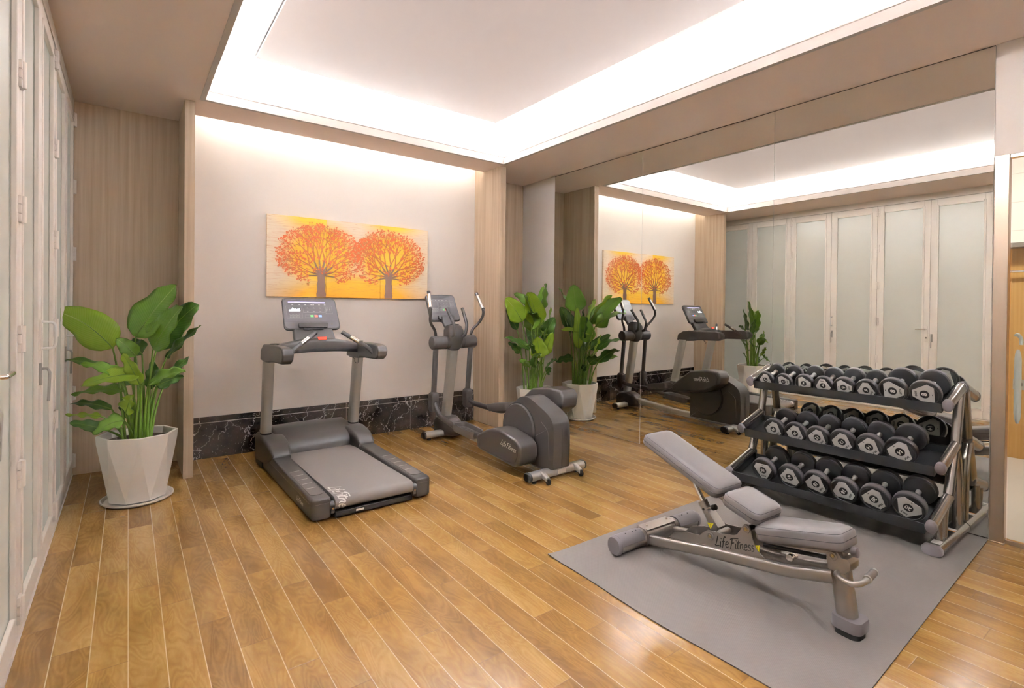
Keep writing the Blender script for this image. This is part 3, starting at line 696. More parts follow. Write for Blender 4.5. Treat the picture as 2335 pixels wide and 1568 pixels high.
# ================================================================== ELLIPTICAL
E_ = thing('elliptical_trainer', 'dark grey elliptical trainer with swinging arms between treadmill and potted plant', 'elliptical trainer', (3.478, 3.50, 0))
E_.rotation_euler = (0, 0, math.radians(2.0))
def stab(y, hw, nm):
    mb = MB().loft([[(x_, y+a_, .062+b_) for a_, b_ in rrect(.10, .072, .034)] for x_ in (-hw, hw)])
    o_ = mb.build(nm, silver, E_, ang=50)
    for s in (-1, 1):
        MB().loft([[(s*(hw+d_), y+a_*k_, .062+b_*k_) for a_, b_ in rrect(.104, .076, .036)] for d_, k_ in ((-.012, 1), (.004, 1), (.012, .85))]).build('end_cap', blackpl, o_, ang=50)
        MB().cyl((s*(hw-.07), y, 0), (s*(hw-.07), y, .03), .022).build('levelling_foot', rubber, o_)
    return o_
rs = stab(.06, .335, 'rear_stabilizer'); fs = stab(1.93, .335, 'front_stabilizer')
for s in (-1, 1):
    x = s*.20
    MB().loft([[(x+a_, y_, z_+b_) for a_, b_ in rrect(.045, h_, .015)] for y_, z_, h_ in ((.03, .075, .06), (-.02, .06, .05), (-.055, .045, .04))]).build('caster_bracket', silver, rs, ang=50)
    MB().lathe([(0, -.012), (.022, -.012), (.027, -.008), (.027, .008), (.022, .012), (0, .012)], (x, -.055, .028), ax=0, seg=20).build('caster_wheel', rubber, rs)
MB().box(-.03, .07, .004, .012, .05, .085).build('rating_sticker', white_ink, rs)
# bottom spine
MB().sweep([(0, .1, .075), (0, 1.1, .085), (0, 1.7, .13), (0, 1.95, .17)], rrect(.09, .075, .02)).build('base_spine', silver, E_, ang=50)
# rear housing
hp = [(.0, .10), (-.01, .30), (-.005, .46), (.015, .525), (.07, .578), (.2, .640), (.33, .690), (.42, .695), (.50, .665), (.58, .60), (.66, .52), (.71, .44), (.735, .34), (.735, .10), (.68, .085), (.05, .085)]
hp2 = [Vector((a_, b_)) for a_, b_ in hp]
hs_ = MB().prism(cat([(p.x, p.y, 0) for p in hp2], 2) and [(q.x, q.y) for q in cat([(p.x, p.y, 0) for p in hp2], 3)], 0, -.10, .10)
hb = hs_.build('drive_housing', plastic, E_, bev=.022, seg=4)
def ring_yz(c, r, n=40): return [(c[0]+r*math.cos(2*PI*i/n), c[1]+r*math.sin(2*PI*i/n)) for i in range(n)]
for s in (-1, 1):
    MB().lathe([(0, 0), (.225, 0), (.232, .004), (.232, .018), (.226, .026), (0, .026)], (s*.098, .48, .385), dirv=(s, 0, 0), seg=56).build('crank_disc', plastic, hb, ang=40)
    MB().lathe([(.236, 0), (.244, .0), (.244, .004), (.236, .004)], (s*.099, .48, .385), dirv=(s, 0, 0), seg=56).build('disc_groove', seamm, hb)
    MB().tube(fillet([(s*.1005, .16, .50), (s*.1005, .06, .43), (s*.1005, .05, .18)], .05), .003, 5).build('panel_line', plastic2, hb)
MB().box(-.0015, .0015, -.013, -.0105, .12, .45).build('housing_seam', seamm, hb)
# crank arm covers, pedals, levers
def armcover(s, prof, logo):
    x0, x1 = (s*.13, s*.335) if s > 0 else (s*.335, s*.13)
    m_ = MB().prism(prof, 0, x0, x1); cv = m_.build('crank_arm_cover', plastic, E_, bev=.022, seg=4)
    cxx = sum(p[0] for p in prof)/len(prof); czz = sum(p[1] for p in prof)/len(prof)
    ins = [(cxx+(a_-cxx)*.86, czz+(b_-czz)*.80) for a_, b_ in prof]; xs = s*.3355
    g = MB().tube([(xs, a_, b_) for a_, b_ in ins]+[(xs, ins[0][0], ins[0][1])], .0018, 5); g.build('cover_groove', seamm, cv)
    return cv, xs, cxx, czz
pR = [(.88, .50), (.85, .43), (.55, .445), (.29, .495), (.135, .60), (.12, .70), (.16, .76), (.32, .77), (.58, .728)]
pL = [(.87, .275), (.85, .16), (.80, .145), (.27, .10), (.20, .125), (.165, .20), (.17, .30), (.24, .355), (.50, .40), (.60, .392), (.70, .36)]
cv, xs, a0, b0 = armcover(1, pR, 0)
script('logo_print', 'Life Fitness', .052, (xs+.0012, .40, .64), (0, 1, -.06), (0, .06, 1), white_ink, cv)
cv, xs, a0, b0 = armcover(-1, pL, 0)
script('logo_print', 'Life Fitness', .052, (xs-.0012, .34, .275), (0, -1, -.16), (0, -.16, 1), white_ink, cv)
def pedal(s, y0, y1, z0, z1):
    d = Vector((0, y1-y0, z1-z0)).normalized(); P = frame((s*.21, y0, z0), (1, 0, 0), d); L = Vector((0, y1-y0, z1-z0)).length
    pr = [(a_, b_+L/2) for a_, b_ in rrect(.175, L, .05, 6)]
    m = MB(); n = len(pr)
    r0 = [P(a_*.85, L/2+(b_-L/2)*.94, -.03) for a_, b_ in pr]; r1 = [P(a_, b_, .012) for a_, b_ in pr]
    r2 = [P(a_*1.0, b_, .05 if abs(a_) > .05 or b_ > L*.7 else .02) for a_, b_ in pr]; r3 = [P(a_*.9, L/2+(b_-L/2)*.95, .045 if abs(a_) > .05 or b_ > L*.7 else .018) for a_, b_ in pr]; r4 = [P(a_*.85, L/2+(b_-L/2)*.92, .004) for a_, b_ in pr]
    m.loft([r0, r1, r2, r3, r4]); pd = m.build('pedal', plastic2, E_, ang=40)
    g = MB()
    for i in range(9): tbox(g, P, -.055, .055, L*.14+i*L*.085, L*.14+i*L*.085+.006, .004, .0065)
    g.build('tread_ribs', plastic, pd)
    return P, L
def lever(s, yj, pedal_y, pedal_z, arm_y, arm_z):
    x = s*.235
    lv = MB().tube([(x, 1.845, 1.07), (x, yj, .52)], .026, 16, r2=.032).build('swing_lever', plastic, E_, ang=50)
    MB().loft([[(x+a_, yj+b_+dy, z_) for a_, b_ in rrect(w_, d_, .02)] for z_, w_, d_, dy in ((.56, .05, .06, 0), (.545, .085, .095, 0), (.52, .095, .105, 0), (.36, .09, .10, -.0), (.335, .075, .08, -.0))]).build('lever_joint', plastic, lv, ang=40)
    MB().lathe([(0, -.05), (.019, -.05), (.019, .05), (0, .05)], (x, yj-.002, .44), ax=1, seg=16).build('joint_socket', blackpl, lv)
    MB().tube(fillet([(x, yj-.03, .43), (x, yj-.12, (.43+pedal_z)/2-.03), (x, pedal_y, pedal_z-.035), (x, arm_y+.05, arm_z)], .12), .026, 14, r2=.03).build('pedal_arm', plastic, E_, ang=50)
    # upper moving handle
    out = s*.36
    p = fillet([(x, 1.845, 1.16), (x+s*.01, 1.84, 1.26), (out-s*.02, 1.80, 1.36), (out, 1.74, 1.47), (s*.325, 1.86, 1.70)], .07)
    hd = MB().tube(p, .0165, 14).build('moving_handle', plastic, E_, ang=50)
    q0 = Vector((out-s*.004, 1.755, 1.505)); q1 = Vector((s*.325, 1.86, 1.70))
    MB().tube([q0, q0.lerp(q1, .94), q1+(q1-q0)*.04], .021, 14).build('handle_grip', plastic, hd, ang=50)
    MB().tube([q0.lerp(q1, .1)+Vector((-.004, -.006, .0)), q0.lerp(q1, .88)+Vector((-.004, -.006, 0))], .0195, 14).build('pulse_sensor', chrome, hd)
PL_, L_ = pedal(-1, 1.02, 1.40, .215, .245); lever(-1, 1.885, 1.22, .24, .85, .24)
PR_, L_ = pedal(1, .98, 1.36, .475, .405); lever(1, 1.90, 1.2, .42, .85, .50)
# mast
MB().loft([[(a_, y_+b_, z_) for a_, b_ in rrect(w_, .11, .03)] for y_, z_, w_ in ((2.02, .12, .10), (1.97, .40, .10), (1.90, .80, .105), (1.86, 1.08, .11))]).build('mast', silver, E_, ang=50)
MB().loft([[(a_, y_, z_+b_) for a_, b_ in rrect(w_, h_, .03)] for y_, w_, z_, h_ in ((1.72, .10, .10, .09), (1.80, .17, .13, .18), (1.92, .21, .14, .22), (2.06, .21, .13, .21), (2.14, .17, .11, .16))]).build('mast_shroud', plastic, E_, ang=50)
dr = MB().lathe([(0, -.29), (.068, -.29), (.076, -.282), (.076, .282), (.068, .29), (0, .29)], (0, 1.845, 1.125), ax=0, seg=36).build('pivot_drum', plastic, E_, ang=40)
MB().lathe([(.0775, -.115), (.0775, -.108), (.07, -.108), (.07, -.115)], (0, 1.845, 1.125), ax=0, seg=36).lathe([(.0775, .108), (.0775, .115), (.07, .115), (.07, .108)], (0, 1.845, 1.125), ax=0, seg=36).build('drum_groove', seamm, dr)
MB().loft([[(a_, 1.845+oy+b_, z_) for a_, b_ in rrect(w_, d_, .045)] for z_, w_, d_, oy in ((1.03, .10, .10, 0), (1.06, .16, .15, 0), (1.16, .20, .18, 0), (1.26, .20, .18, .0), (1.31, .17, .15, .01), (1.325, .12, .10, .01))]).build('mast_head', plastic, E_, ang=50)
MB().lathe([(.0, .0), (.05, .0), (.052, .012), (.042, .012), (.04, .004), (0, .004)], (.02, 1.86, 1.322), seg=28).build('cup_rim', blackpl, E_)
for s in (-1, 1):
    MB().tube(fillet([(s*.055, 1.80, 1.20), (s*.075, 1.72, 1.20), (s*.085, 1.69, 1.33), (s*.105, 1.83, 1.52)], .05), .0185, 14).build('fixed_handle', plastic, E_, ang=50)
MB().loft([[(a_, y_+b_, z_) for a_, b_ in rrect(w_, .06, .02)] for y_, z_, w_ in ((1.93, 1.28, .12), (1.98, 1.36, .16), (2.0, 1.42, .16))]).build('console_neck', plastic, E_, ang=50)
P = frame((-.005, 2.085, 1.525), (1, 0, 0), (0, .17, .325))
console(E_, P, .405, .355, False)

# ================================================================== MAT
n1, n2 = 40, 24; xa0, xa1 = 2.455, 4.995
vs = []; top_ = []; 
for j in range(n2+1):
    for i in range(n1+1):
        u_, v_ = i/n1, j/n2; yn = .792+(.868-.792)*u_
        x_ = xa0+(xa1-xa0)*u_+(.010*math.sin(v_*9)-.006)*(1-u_)**6; y_ = yn+(2.452-yn)*v_
        cu_ = max(0, 1-math.hypot((x_-2.45)/.10, (y_-2.452)/.10)); vs.append((x_, y_, .006+.010*cu_))
N_ = len(vs); vs += [(x_, y_, max(.0003, z_-.0056)) for x_, y_, z_ in vs]; W1 = n1+1
fs_ = [(j*W1+i, j*W1+i+1, (j+1)*W1+i+1, (j+1)*W1+i) for j in range(n2) for i in range(n1)]
fs_ += [tuple(q+N_ for q in f)[::-1] for f in fs_]
bd = [i for i in range(n1)]+[j*W1+n1 for j in range(n2)]+[n2*W1+i for i in range(n1, 0, -1)]+[j*W1 for j in range(n2, 0, -1)]
sd = [(bd[k], bd[(k+1) % len(bd)], bd[(k+1) % len(bd)]+N_, bd[k]+N_) for k in range(len(bd))]
mt = MB().add(vs, fs_).add([], []); mroot = thing('floor_mat', 'large flat grey rubber mat under the bench and dumbbell rack', 'mat', (3.7, 1.6, 0))
mt.build('mat_sheet', mat_m, mroot, o=(3.7, 1.6, 0))
MB().add(vs, sd).build('mat_edge', mat_edge, mroot, o=(3.7, 1.6, 0))
Z0 = .006

# ================================================================== BENCH
Bn = thing('weight_bench', 'grey padded adjustable weight bench with inclined backrest on the rubber mat', 'bench', (3.11, 1.0, Z0))
Bn.rotation_euler = (0, 0, math.radians(-2.9))
z0 = -Z0
# rear stabilizer
ry = 1.19
rb = MB().loft([[(x_, ry+a_, .058+b_) for a_, b_ in rrect(.105, .105, .046, 6)] for x_ in (-.375, .375)]).build('rear_stabilizer', gun, Bn, ang=50)
for s in (-1, 1):
    MB().loft([[(s*(.375+d_), ry+a_*k_, .058+b_*k_) for a_, b_ in rrect(.112, .112, .048, 6)] for d_, k_ in ((-.012, 1), (.008, 1), (.018, .9))]).build('end_cap', endcap, rb, ang=50)
    sad = MB(); arc = [(.056*math.cos(t)*1.04, .056*math.sin(t)*1.04) for t in [PI*(.02+.96*i/12) for i in range(13)]]
    outer = [(ry+a_, .060+b_) for a_, b_ in arc]; inner = [(ry+a_*.94, .060+b_*.94) for a_, b_ in arc][::-1]
    sad.prism(outer+inner, 0, s*.17+(.0 if s > 0 else -.20), s*.17+(.20 if s > 0 else .0)); sad.build('rubber_saddle', endcap, rb, bev=.002)
    for xx in (.21, .24, .30): MB().cyl((s*xx, ry-.01, .1165), (s*xx, ry-.01, .119), .005, 10).build('rivet', seamm, rb)
MB().box(-.135, .135, ry-.045, ry+.045, .108, .1145).build('clamp_plate', gun, rb, bev=.003)
for s in (-1, 1):
    MB().lathe([(0, 0), (.008, 0), (.008, .008), (0, .010)], (s*.095, ry, .1145), seg=6).build('bolt', chrome, rb)
    MB().loft([[(x_*s, ry+a_, .058+b_) for a_, b_ in rrect(.116, .116, .05, 6)] for x_ in (.128, .146)]).build('weld_collar', gun, rb, ang=50)
# rails
for s in (-1, 1):
    p = cat([(s*.118, 1.15, .050), (s*.110, .9, .098), (s*.098, .69, .140), (s*.085, .52, .166), (s*.072, .36, .190), (s*.06, .25, .207), (s*.045, .06, .258)], 5)
    MB().sweep(p, rrect(.042, .062, .016, 4)).build('frame_rail', gun, Bn, ang=50)
# side plates
pp = [(1.02, .105), (.973, .150), (.88, .183), (.792, .198), (.762, .230), (.735, .250), (.705, .252), (.64, .262), (.572, .278), (.548, .290), (.530, .32), (.516, .348), (.503, .365), (.488, .370), (.470, .355), (.455, .30), (.442, .272), (.425, .25), (.384, .222), (.475, .195), (.711, .150), (.95, .105)]
for s in (-1, 1):
    pl_ = MB().prism(pp, 0, s*.083-.003, s*.083+.003).build('side_plate', gun, Bn, bev=.0015)
    for yy, zz in ((.715, .220), (.490, .342)):
        MB().lathe([(0, 0), (.021, 0), (.023, .004), (.020, .010), (.012, .010), (.011, .006), (0, .006)], (s*.086, yy, zz), dirv=(s, 0, 0), seg=28).build('pivot_washer', gun, pl_)
        MB().lathe([(0, 0), (.010, 0), (.009, .004), (0, .004)], (s*.092, yy, zz), dirv=(s, 0, 0), seg=20).build('bolt', brass, pl_)
    if s < 0:
        script('logo_print', 'Life Fitness', .056, (-.0868, .562, .232), (0, -1, .24), (0, .24, 1), black_ink, pl_, wid=.13)
        m = MB().prism([(.448, .268), (.418, .280), (.418, .240)], 0, -.0845, -.076); m.build('warning_sticker', yellow_ink, pl_)
        text('warning_mark', '!', .016, (-.0848, .426, .263), (0, -1, 0), (0, 0, 1), black_ink, pl_)
    tb = MB()
    for yy, zz in ((.90, .113), (.66, .163), (.47, .200)): tb.tube([(s*.089, yy+.035, zz-.006), (s*.089, yy-.035, zz+.007)], .004, 6)
    tb.build('weld_bead', gun, pl_)
MB().cyl((-.09, .715, .220), (.09, .715, .220), .017).build('pivot_shaft', gun, Bn)
MB().cyl((-.09, .490, .342), (.09, .490, .342), .014).build('pivot_shaft', blackpl, Bn)
# telescopic strut
ax0 = Vector((.01, .745, .225)); ax1 = Vector((.01, .915, .475))
MB().tube([ax0, ax0.lerp(ax1, .56)], .027, 20).tube([ax0.lerp(ax1, .555), ax0.lerp(ax1, .57)], .029, 20).build('strut_sleeve', gun, Bn, ang=40)
MB().tube([ax0.lerp(ax1, .4), ax1], .017, 16).build('strut_rod', chrome, Bn)
MB().cyl(ax0.lerp(ax1, .42)+Vector((-.0272, 0, 0)), ax0.lerp(ax1, .42)+Vector((-.0282, 0, 0)), .008, 14).build('strut_hole', seamm, Bn)
br = MB().prism([(.775, .335), (.70, .262), (.715, .252), (.79, .325)], 0, -.035, .035).prism([(.765, .33), (.705, .265), (.712, .215), (.77, .26)], 0, -.0345, -.029)
br = br.build('pop_pin_bracket', gun, Bn, bev=.002)
MB().prism([(.775, .268), (.732, .276), (.751, .236)], 0, -.0362, -.0346).build('warning_sticker', yellow_ink, br)
text('warning_mark', '!', .018, (-.0365, .753, .258), (0, -1, 0), (0, 0, 1), black_ink, br)
MB().cyl((-.0, .80, .335), (.0, .765, .352), .009).build('pin_stem', chrome, br)
MB().cyl((.0, .768, .350), (.0, .742, .363), .017, 20, .004).build('pull_knob', plastic, br)
MB().cyl((-.04, .70, .225), (.07, .70, .225), .016).build('cross_tube', gun, Bn)
# cushions
def cushion(name, P0, w_, L, t, taper=0):
    P = lambda x, y, z: P0(x*(1-taper*(.5-y/L)), y, z)
    lo = MB(); up_ = MB()
    def ring(k, z_, r_, dz=0):
        return [P(a_, b_, z_) for a_, b_ in [(q[0], q[1]) for q in rrect(w_-2*k, L-2*k, r_, 7)]]
    lo.loft([ring(.020, -t*.50, .03), ring(.006, -t*.42, .038), ring(.0, -t*.30, .04), ring(.0, -.004, .04)])
    g = 10
    lo_ = lo.build(name, leather, Bn, ang=60)
    rs_ = [ring(0, -.002, .04), ring(0, t*.22, .04), ring(.004, t*.32, .042), ring(.012, t*.41, .046), ring(.026, t*.475, .05), ring(.045, t*.50, .055), ring(.075, t*.51, .04)]
    up_.loft(rs_).build('pad', leather, lo_, ang=80)
    sm = MB(); pr = [P(a_, b_, -.003) for a_, b_ in rrect(w_+.001, L+.001, .04, 7)]; sm.tube(pr+[pr[0]], .0016, 5)
    pr = [P(a_, b_, t*.345) for a_, b_ in rrect(w_-.010, L-.010, .043, 7)]; sm.tube(pr+[pr[0]], .0011, 5); sm.build('seam', seamm, lo_)
    return lo_
def yzframe(y0_, z0_, y1_, z1_, x=0):
    d = Vector((0, y1_-y0_, z1_-z0_)); return frame((x, (y0_+y1_)/2, (z0_+z1_)/2), (1, 0, 0), d), d.length
P, L = yzframe(.010, .448, .432, .350); cushion('seat_cushion', P, .25, L, .095, taper=.30)
P, L = yzframe(.405, .420, .622, .482); 
lo_ = cushion('middle_cushion', P, .255, L, .085)
P, L = yzframe(.650, .487, 1.212, .690); cushion('back_cushion', P, .262, L, .078)
# under-structure
MB().bar((0, .47, .36), (0, 1.0, .56), .05, .035).build('back_support', gun, Bn, bev=.002)
MB().bar((0, .42, .290), (0, .03, .375), .05, .03).build('seat_support', gun, Bn, bev=.002)
MB().tube([(.0, .44, .255), (0, .12, .315)], .011, 12).build('adjust_rod', blackpl, Bn)
MB().tube([(.02, .34, .27), (0, .06, .325)], .007, 10).build('gas_strut', chrome, Bn)
MB().lathe([(0, -.03), (.018, -.03), (.018, -.012), (.013, -.01), (.013, .006), (.018, .008), (.018, .026), (0, .026)], (0, .285, .252), ax=0, seg=20).build('roller', chrome, Bn)
# front post, block
MB().loft([[(a_, y_+b_, z_) for a_, b_ in rrect(.080, d_, .03, 5)] for y_, z_, d_ in ((.012, .045, .088), (.035, .20, .086), (.052, .315, .084))]).build('front_post', gun, Bn, ang=50)
MB().prism([(.088, .28), (.096, .355), (.078, .384), (.05, .384), (.03, .36), (.0, .362), (-.012, .345), (-.012, .315), (.012, .285)], 0, -.045, .045).build('post_bracket', gun, Bn, bev=.003)
MB().lathe([(0, 0), (.019, 0), (.021, .004), (.018, .008), (.011, .008), (.010, .005), (0, .005)], (-.045, .065, .357), dirv=(-1, 0, 0), seg=26).build('pivot_washer', gun, Bn)
MB().lathe([(0, 0), (.009, 0), (.008, .004), (0, .004)], (-.049, .065, .357), dirv=(-1, 0, 0), seg=18).build('bolt', brass, Bn)
fb = MB().loft([[(a_*k, .005+b_*k, z_) for a_, b_ in rrect(.125, .135, .035, 5)] for k, z_ in ((.97, .030), (1, .036), (1, .078), (.97, .085))]).build('foot_block', endcap, Bn, ang=50)
MB().loft([[(a_, .005+b_, z_) for a_, b_ in rrect(.105, .115, .035, 5)] for z_ in (0.0005, .031)]).build('rubber_foot', rubber, fb, ang=50)
hp_ = fillet([(-.030, .045, .285), (-.078, .040, .285), (-.098, -.040, .278), (-.03, -.062, .274), (.06, -.05, .272)], .05, 8)
hd = MB().tube(hp_, .0125, 14).build('carry_handle', gun, Bn, ang=50)
MB().tube([(.03, -.054, .273), (.135, -.040, .270)], .0175, 18).build('handle_grip', plastic2, hd, ang=40)
MB().tube([(.13, -.041, .270), (.14, -.0395, .270)], .0185, 18).build('grip_ring', silver, hd, ang=40)
MB().tube([(.024, -.055, .273), (.034, -.0537, .273)], .0185, 18).build('grip_ring', silver, hd, ang=40)
MB().cyl((.0, .06, .385), (.0, -.005, .392), .013).build('roller_tube', gun, Bn)
MB().cyl((.0, -.001, .391), (.0, -.026, .394), .024, 24, .004).build('end_knob', endcap, Bn)

# ================================================================== RACK
RO = (4.70, 1.70, Z0)
Rk = thing('dumbbell_rack', 'three-tier metal dumbbell rack with black trays against the mirror', 'rack', RO)
TI = [((4.67, .915), (4.985, 1.010)), ((4.535, .525), (4.87, .632)), ((4.36, .192), (4.74, .310))]
for Y in (1.02, 2.39):
    side_ = MB().loft([[(x_, Y+a_, .041+b_) for a_, b_ in rrect(.112, .068, .033, 6)] for x_ in (4.392, 4.998)]).build('base_foot', rackpaint, Rk, o=RO, ang=50)
    MB().loft([[(4.392-d_, Y+a_*k_, .041+b_*k_) for a_, b_ in rrect(.114, .070, .034, 6)] for d_, k_ in ((-.012, 1.0), (.006, 1.0), (.013, .9))]).build('end_cap', endcap, side_, o=RO, ang=50)
    MB().box(4.43, 4.50, Y-.03, Y+.02, .0745, .0755).build('sticker', white_ink, side_, o=RO)
    if Y < 2: MB().box(4.76, 4.80, Y-.03, Y+.025, .0745, .0755).build('sticker', white_ink, side_, o=RO); MB().box(4.745, 4.76, Y-.03, Y+.025, .0745, .0755).build('sticker', orange_ink, side_, o=RO)
    for (a0, a1) in TI:
        p0 = Vector((a0[0], Y, a0[1])); p1 = Vector((a1[0], Y, a1[1])); d = (p1-p0).normalized()
        ar = MB().sweep([p0, p1], [(.029*math.cos(2*PI*i/20), .040*math.sin(2*PI*i/20)) for i in range(20)]).build('shelf_arm', rackpaint, Rk, o=RO, ang=50)
        MB().sweep([p0-d*.010, p0-d*.006, p0+d*.018], [(.031*math.cos(2*PI*i/20), .042*math.sin(2*PI*i/20)) for i in range(20)], scale=[.9, 1, 1]).build('end_cap', endcap, ar, o=RO, ang=50)
        MB().sweep([p1-d*.012, p1+d*.004, p1+d*.008], [(.031*math.cos(2*PI*i/20), .042*math.sin(2*PI*i/20)) for i in range(20)], scale=[1, 1, .9]).build('end_cap', endcap, ar, o=RO, ang=50)
    ov = lambda pts, a_=.030, b_=.036: MB().sweep(pts, [(a_*math.cos(2*PI*i/18), b_*math.sin(2*PI*i/18)) for i in range(18)], upv=(1, 0, 0))
    ov([(4.945, Y, .98), (4.865, Y, .64)]).build('upright', rackpaint, Rk, o=RO, ang=50)
    ov([(4.835, Y, .60), (4.72, Y, .32)]).build('upright', rackpaint, Rk, o=RO, ang=50)
    ov([(4.50, Y, .235), (4.525, Y, .07)], .022, .026).build('leg', rackpaint, Rk, o=RO, ang=50)
    ov([(4.62, Y, .27), (4.60, Y, .07)], .026, .03).build('leg', rackpaint, Rk, o=RO, ang=50)
    ov(fillet([(4.85, Y, .60), (4.925, Y, .45), (4.935, Y, .07)], .22, 10)).build('rear_leg', rackpaint, Rk, o=RO, ang=50)
FLO = [(4.67, .866, .335), (4.535, .469, .350), (4.36, .140, .395)]
SL = .302
for k, (x0, z0_, ln) in enumerate(FLO):
    d = Vector((1, 0, SL)).normalized(); n_ = Vector((-SL, 0, 1)).normalized(); o_ = Vector((x0+.012, 0, z0_))
    P = lambda a_, y_, b_, o_=o_, d=d, n_=n_: o_+d*a_+n_*b_+Vector((0, y_, 0))
    ln_ = ln-.03 if k else ln-.045
    m = MB()
    def tb(a0, a1, y0, y1, b0, b1):
        v = [P(x, y, z) for z in (b0, b1) for y in (y0, y1) for x in (a0, a1)]
        m.add(v, [(0, 2, 3, 1), (4, 5, 7, 6), (0, 1, 5, 4), (2, 6, 7, 3), (0, 4, 6, 2), (1, 3, 7, 5)])
    tb(0, ln_, 1.053, 2.357, -.004, 0); tb(-.004, 0, 1.053, 2.357, -.004, .064 if k == 0 else .07); tb(ln_, ln_+.004, 1.053, 2.357, -.004, .05)
    tr = m.build('shelf_tray', traym, Rk, o=RO, bev=.001)
    m = MB(); tb(0, ln_, 1.0525, 1.0565, 0, .06); m.build('side_bracket', traym, tr, o=RO)
    m = MB(); tb(0, ln_, 2.3535, 2.3575, 0, .06); m.build('side_bracket', traym, tr, o=RO)
    m = MB()
    for a_ in (.05, ln_-.06): m.cyl(P(a_, 2.353, .032), P(a_, 2.345, .032), .008, 8); m.cyl(P(a_, 1.057, .032), P(a_, 1.064, .032), .008, 8)
    m.build('bolt', chrome, tr, o=RO)

# ================================================================== DUMBBELLS
def badge_pts(r, c=24):
    out = []
    for k in range(3):
        for s in (-1, 1): t_ = math.radians(90+k*120+s*17.5); out.append((r*math.cos(t_), r*math.sin(t_)))
    return out
def make_dumbbell(num, R, hw, L, rot, label, grp):
    t = thing('dumbbell', label, 'dumbbell', (0, 0, 0), grp)
    hl = MB().lathe([(0, -L/2+hw*.8), (.014, -L/2+hw*.8), (.0175, -L/2+hw+.002), (.0175, -L/2+hw+.012), (.0135, -L/2+hw+.022), (.0165, 0), (.0135, L/2-hw-.022), (.0175, L/2-hw-.012), (.0175, L/2-hw-.002), (.014, L/2-hw*.8), (0, L/2-hw*.8)], ax=0, seg=20)
    hl.build('handle', handle_m, t, ang=40)
    for s in (-1, 1):
        xo = s*(L/2-hw)  # inner face
        prf = [(0, 0), (R*.86, 0), (R*.965, hw*.06), (R*.985, hw*.12), (R*.985, hw*.24), (R, hw*.27), (R, hw*.86), (R*.975, hw*.965), (R*.93, hw), (R*.86, hw), (R*.835, hw*.94), (0, hw*.94)]
        hd = MB().lathe(prf, (xo, 0, 0), dirv=(s, 0, 0), seg=44).build('head', urethane, t, ang=32)
        MB().lathe([(R*.98, hw*.30), (R*1.012, hw*.34), (R*1.012, hw*.80), (R*.98, hw*.86)], (xo, 0, 0), dirv=(s, 0, 0), seg=44).build('rim_band', band_m, hd, ang=40)
        xf = xo+s*hw*.94
        a_ = rot+(0 if s < 0 else 40)
        ca, sa = math.cos(math.radians(a_)), math.sin(math.radians(a_))
        # face frame seen from outside: right = -s... choose xd so that xd x yd = outward
        xd = Vector((0, -1, 0)) if s < 0 else Vector((0, 1, 0)); yd = Vector((0, 0, 1))
        X2 = xd*ca+yd*sa; Y2 = -xd*sa+yd*ca; P = frame((xf, 0, 0), X2, Y2)
        b = MB(); tslab(b, P, badge_pts(R*.80), -.001, .0022); bd_ = b.build('badge', platew, hd, bev=.0008)
        c_ = MB(); tslab(c_, P, [(R*.30*math.cos(2*PI*i/28), R*.30*math.sin(2*PI*i/28)) for i in range(28)], .002, .0030); c_.build('badge_disc', black_ink, hd)
        text('numeral', num, R*(.46 if len(num) == 1 else .38), P(0, 0, .0033), X2, Y2, white_ink, hd, ex=.0004, bold=R*.012)
        text('badge_print', 'DOIT', R*.17, P(0, R*.52, .0026), X2, Y2, black_ink, hd, ex=.0003, bold=R*.006)
        k_ = MB(); tbox(k_, P, -R*.05, R*.05, -R*.50, -R*.46, .0022, .0028); k_.build('badge_mark', black_ink, hd)
    return t
def copy_tree(o, parent=None):
    c = o.copy(); C.objects.link(c); c.parent = parent
    for ch in o.children: copy_tree(ch, c)
    return c
tier = [
 [('2', 2.267, .064, .040, .235, -130), ('2', 2.115, .064, .040, .235, -90), ('4', 1.950, .070, .045, .245, 145), ('4', 1.805, .070, .045, .245, 0), ('6', 1.658, .0745, .05, .25, -90), ('6', 1.506, .0745, .05, .25, -120), ('8', 1.338, .091, .05, .25, -90), ('8', 1.151, .093, .05, .25, 90)],
 [('10', 2.123, .082, .05, .26, -135), ('10', 1.952, .083, .052, .262, -132), ('12', 1.785, .083, .054, .265, -135), ('12', 1.612, .087, .056, .27, -132), ('14', 1.435, .088, .06, .275, -135), ('14', 1.248, .096, .06, .275, -135)],
 [('16', 2.130, .092, .06, .275, 180), ('16', 1.920, .092, .06, .275, 112), ('18', 1.730, .092, .062, .278, -132), ('18', 1.542, .092, .062, .278, -118), ('20', 1.352, .093, .066, .282, -135), ('20', 1.156, .0955, .066, .282, 150)]]
words = ['farthest left', 'second from left', 'third from left', 'fourth from left', 'fifth from left', 'sixth from left', 'seventh from left', 'farthest right']
shelf = ['top', 'middle', 'bottom']
ang_s = math.atan(SL)
for k, row in enumerate(tier):
    x0, z0_, ln = FLO[k]
    for i, (num, Y, R, hw, L, rot) in enumerate(row):
        wd = words[i] if i < len(row)-1 else ('farthest right' if True else '')
        t = make_dumbbell(num, R, hw, L, rot, 'black round dumbbell marked %s, %s on the %s shelf of the rack' % (num, wd, shelf[k]), 'dumbbells on the rack')
        d = Vector((1, 0, SL)).normalized(); n_ = Vector((-SL, 0, 1)).normalized()
        ctr = Vector((x0+.012, Y, z0_+Z0))+d*((.033, .038, .072)[k]+L/2)+n_*(R+.0006)
        t.location = ctr; t.rotation_euler = (0, -ang_s, 0)

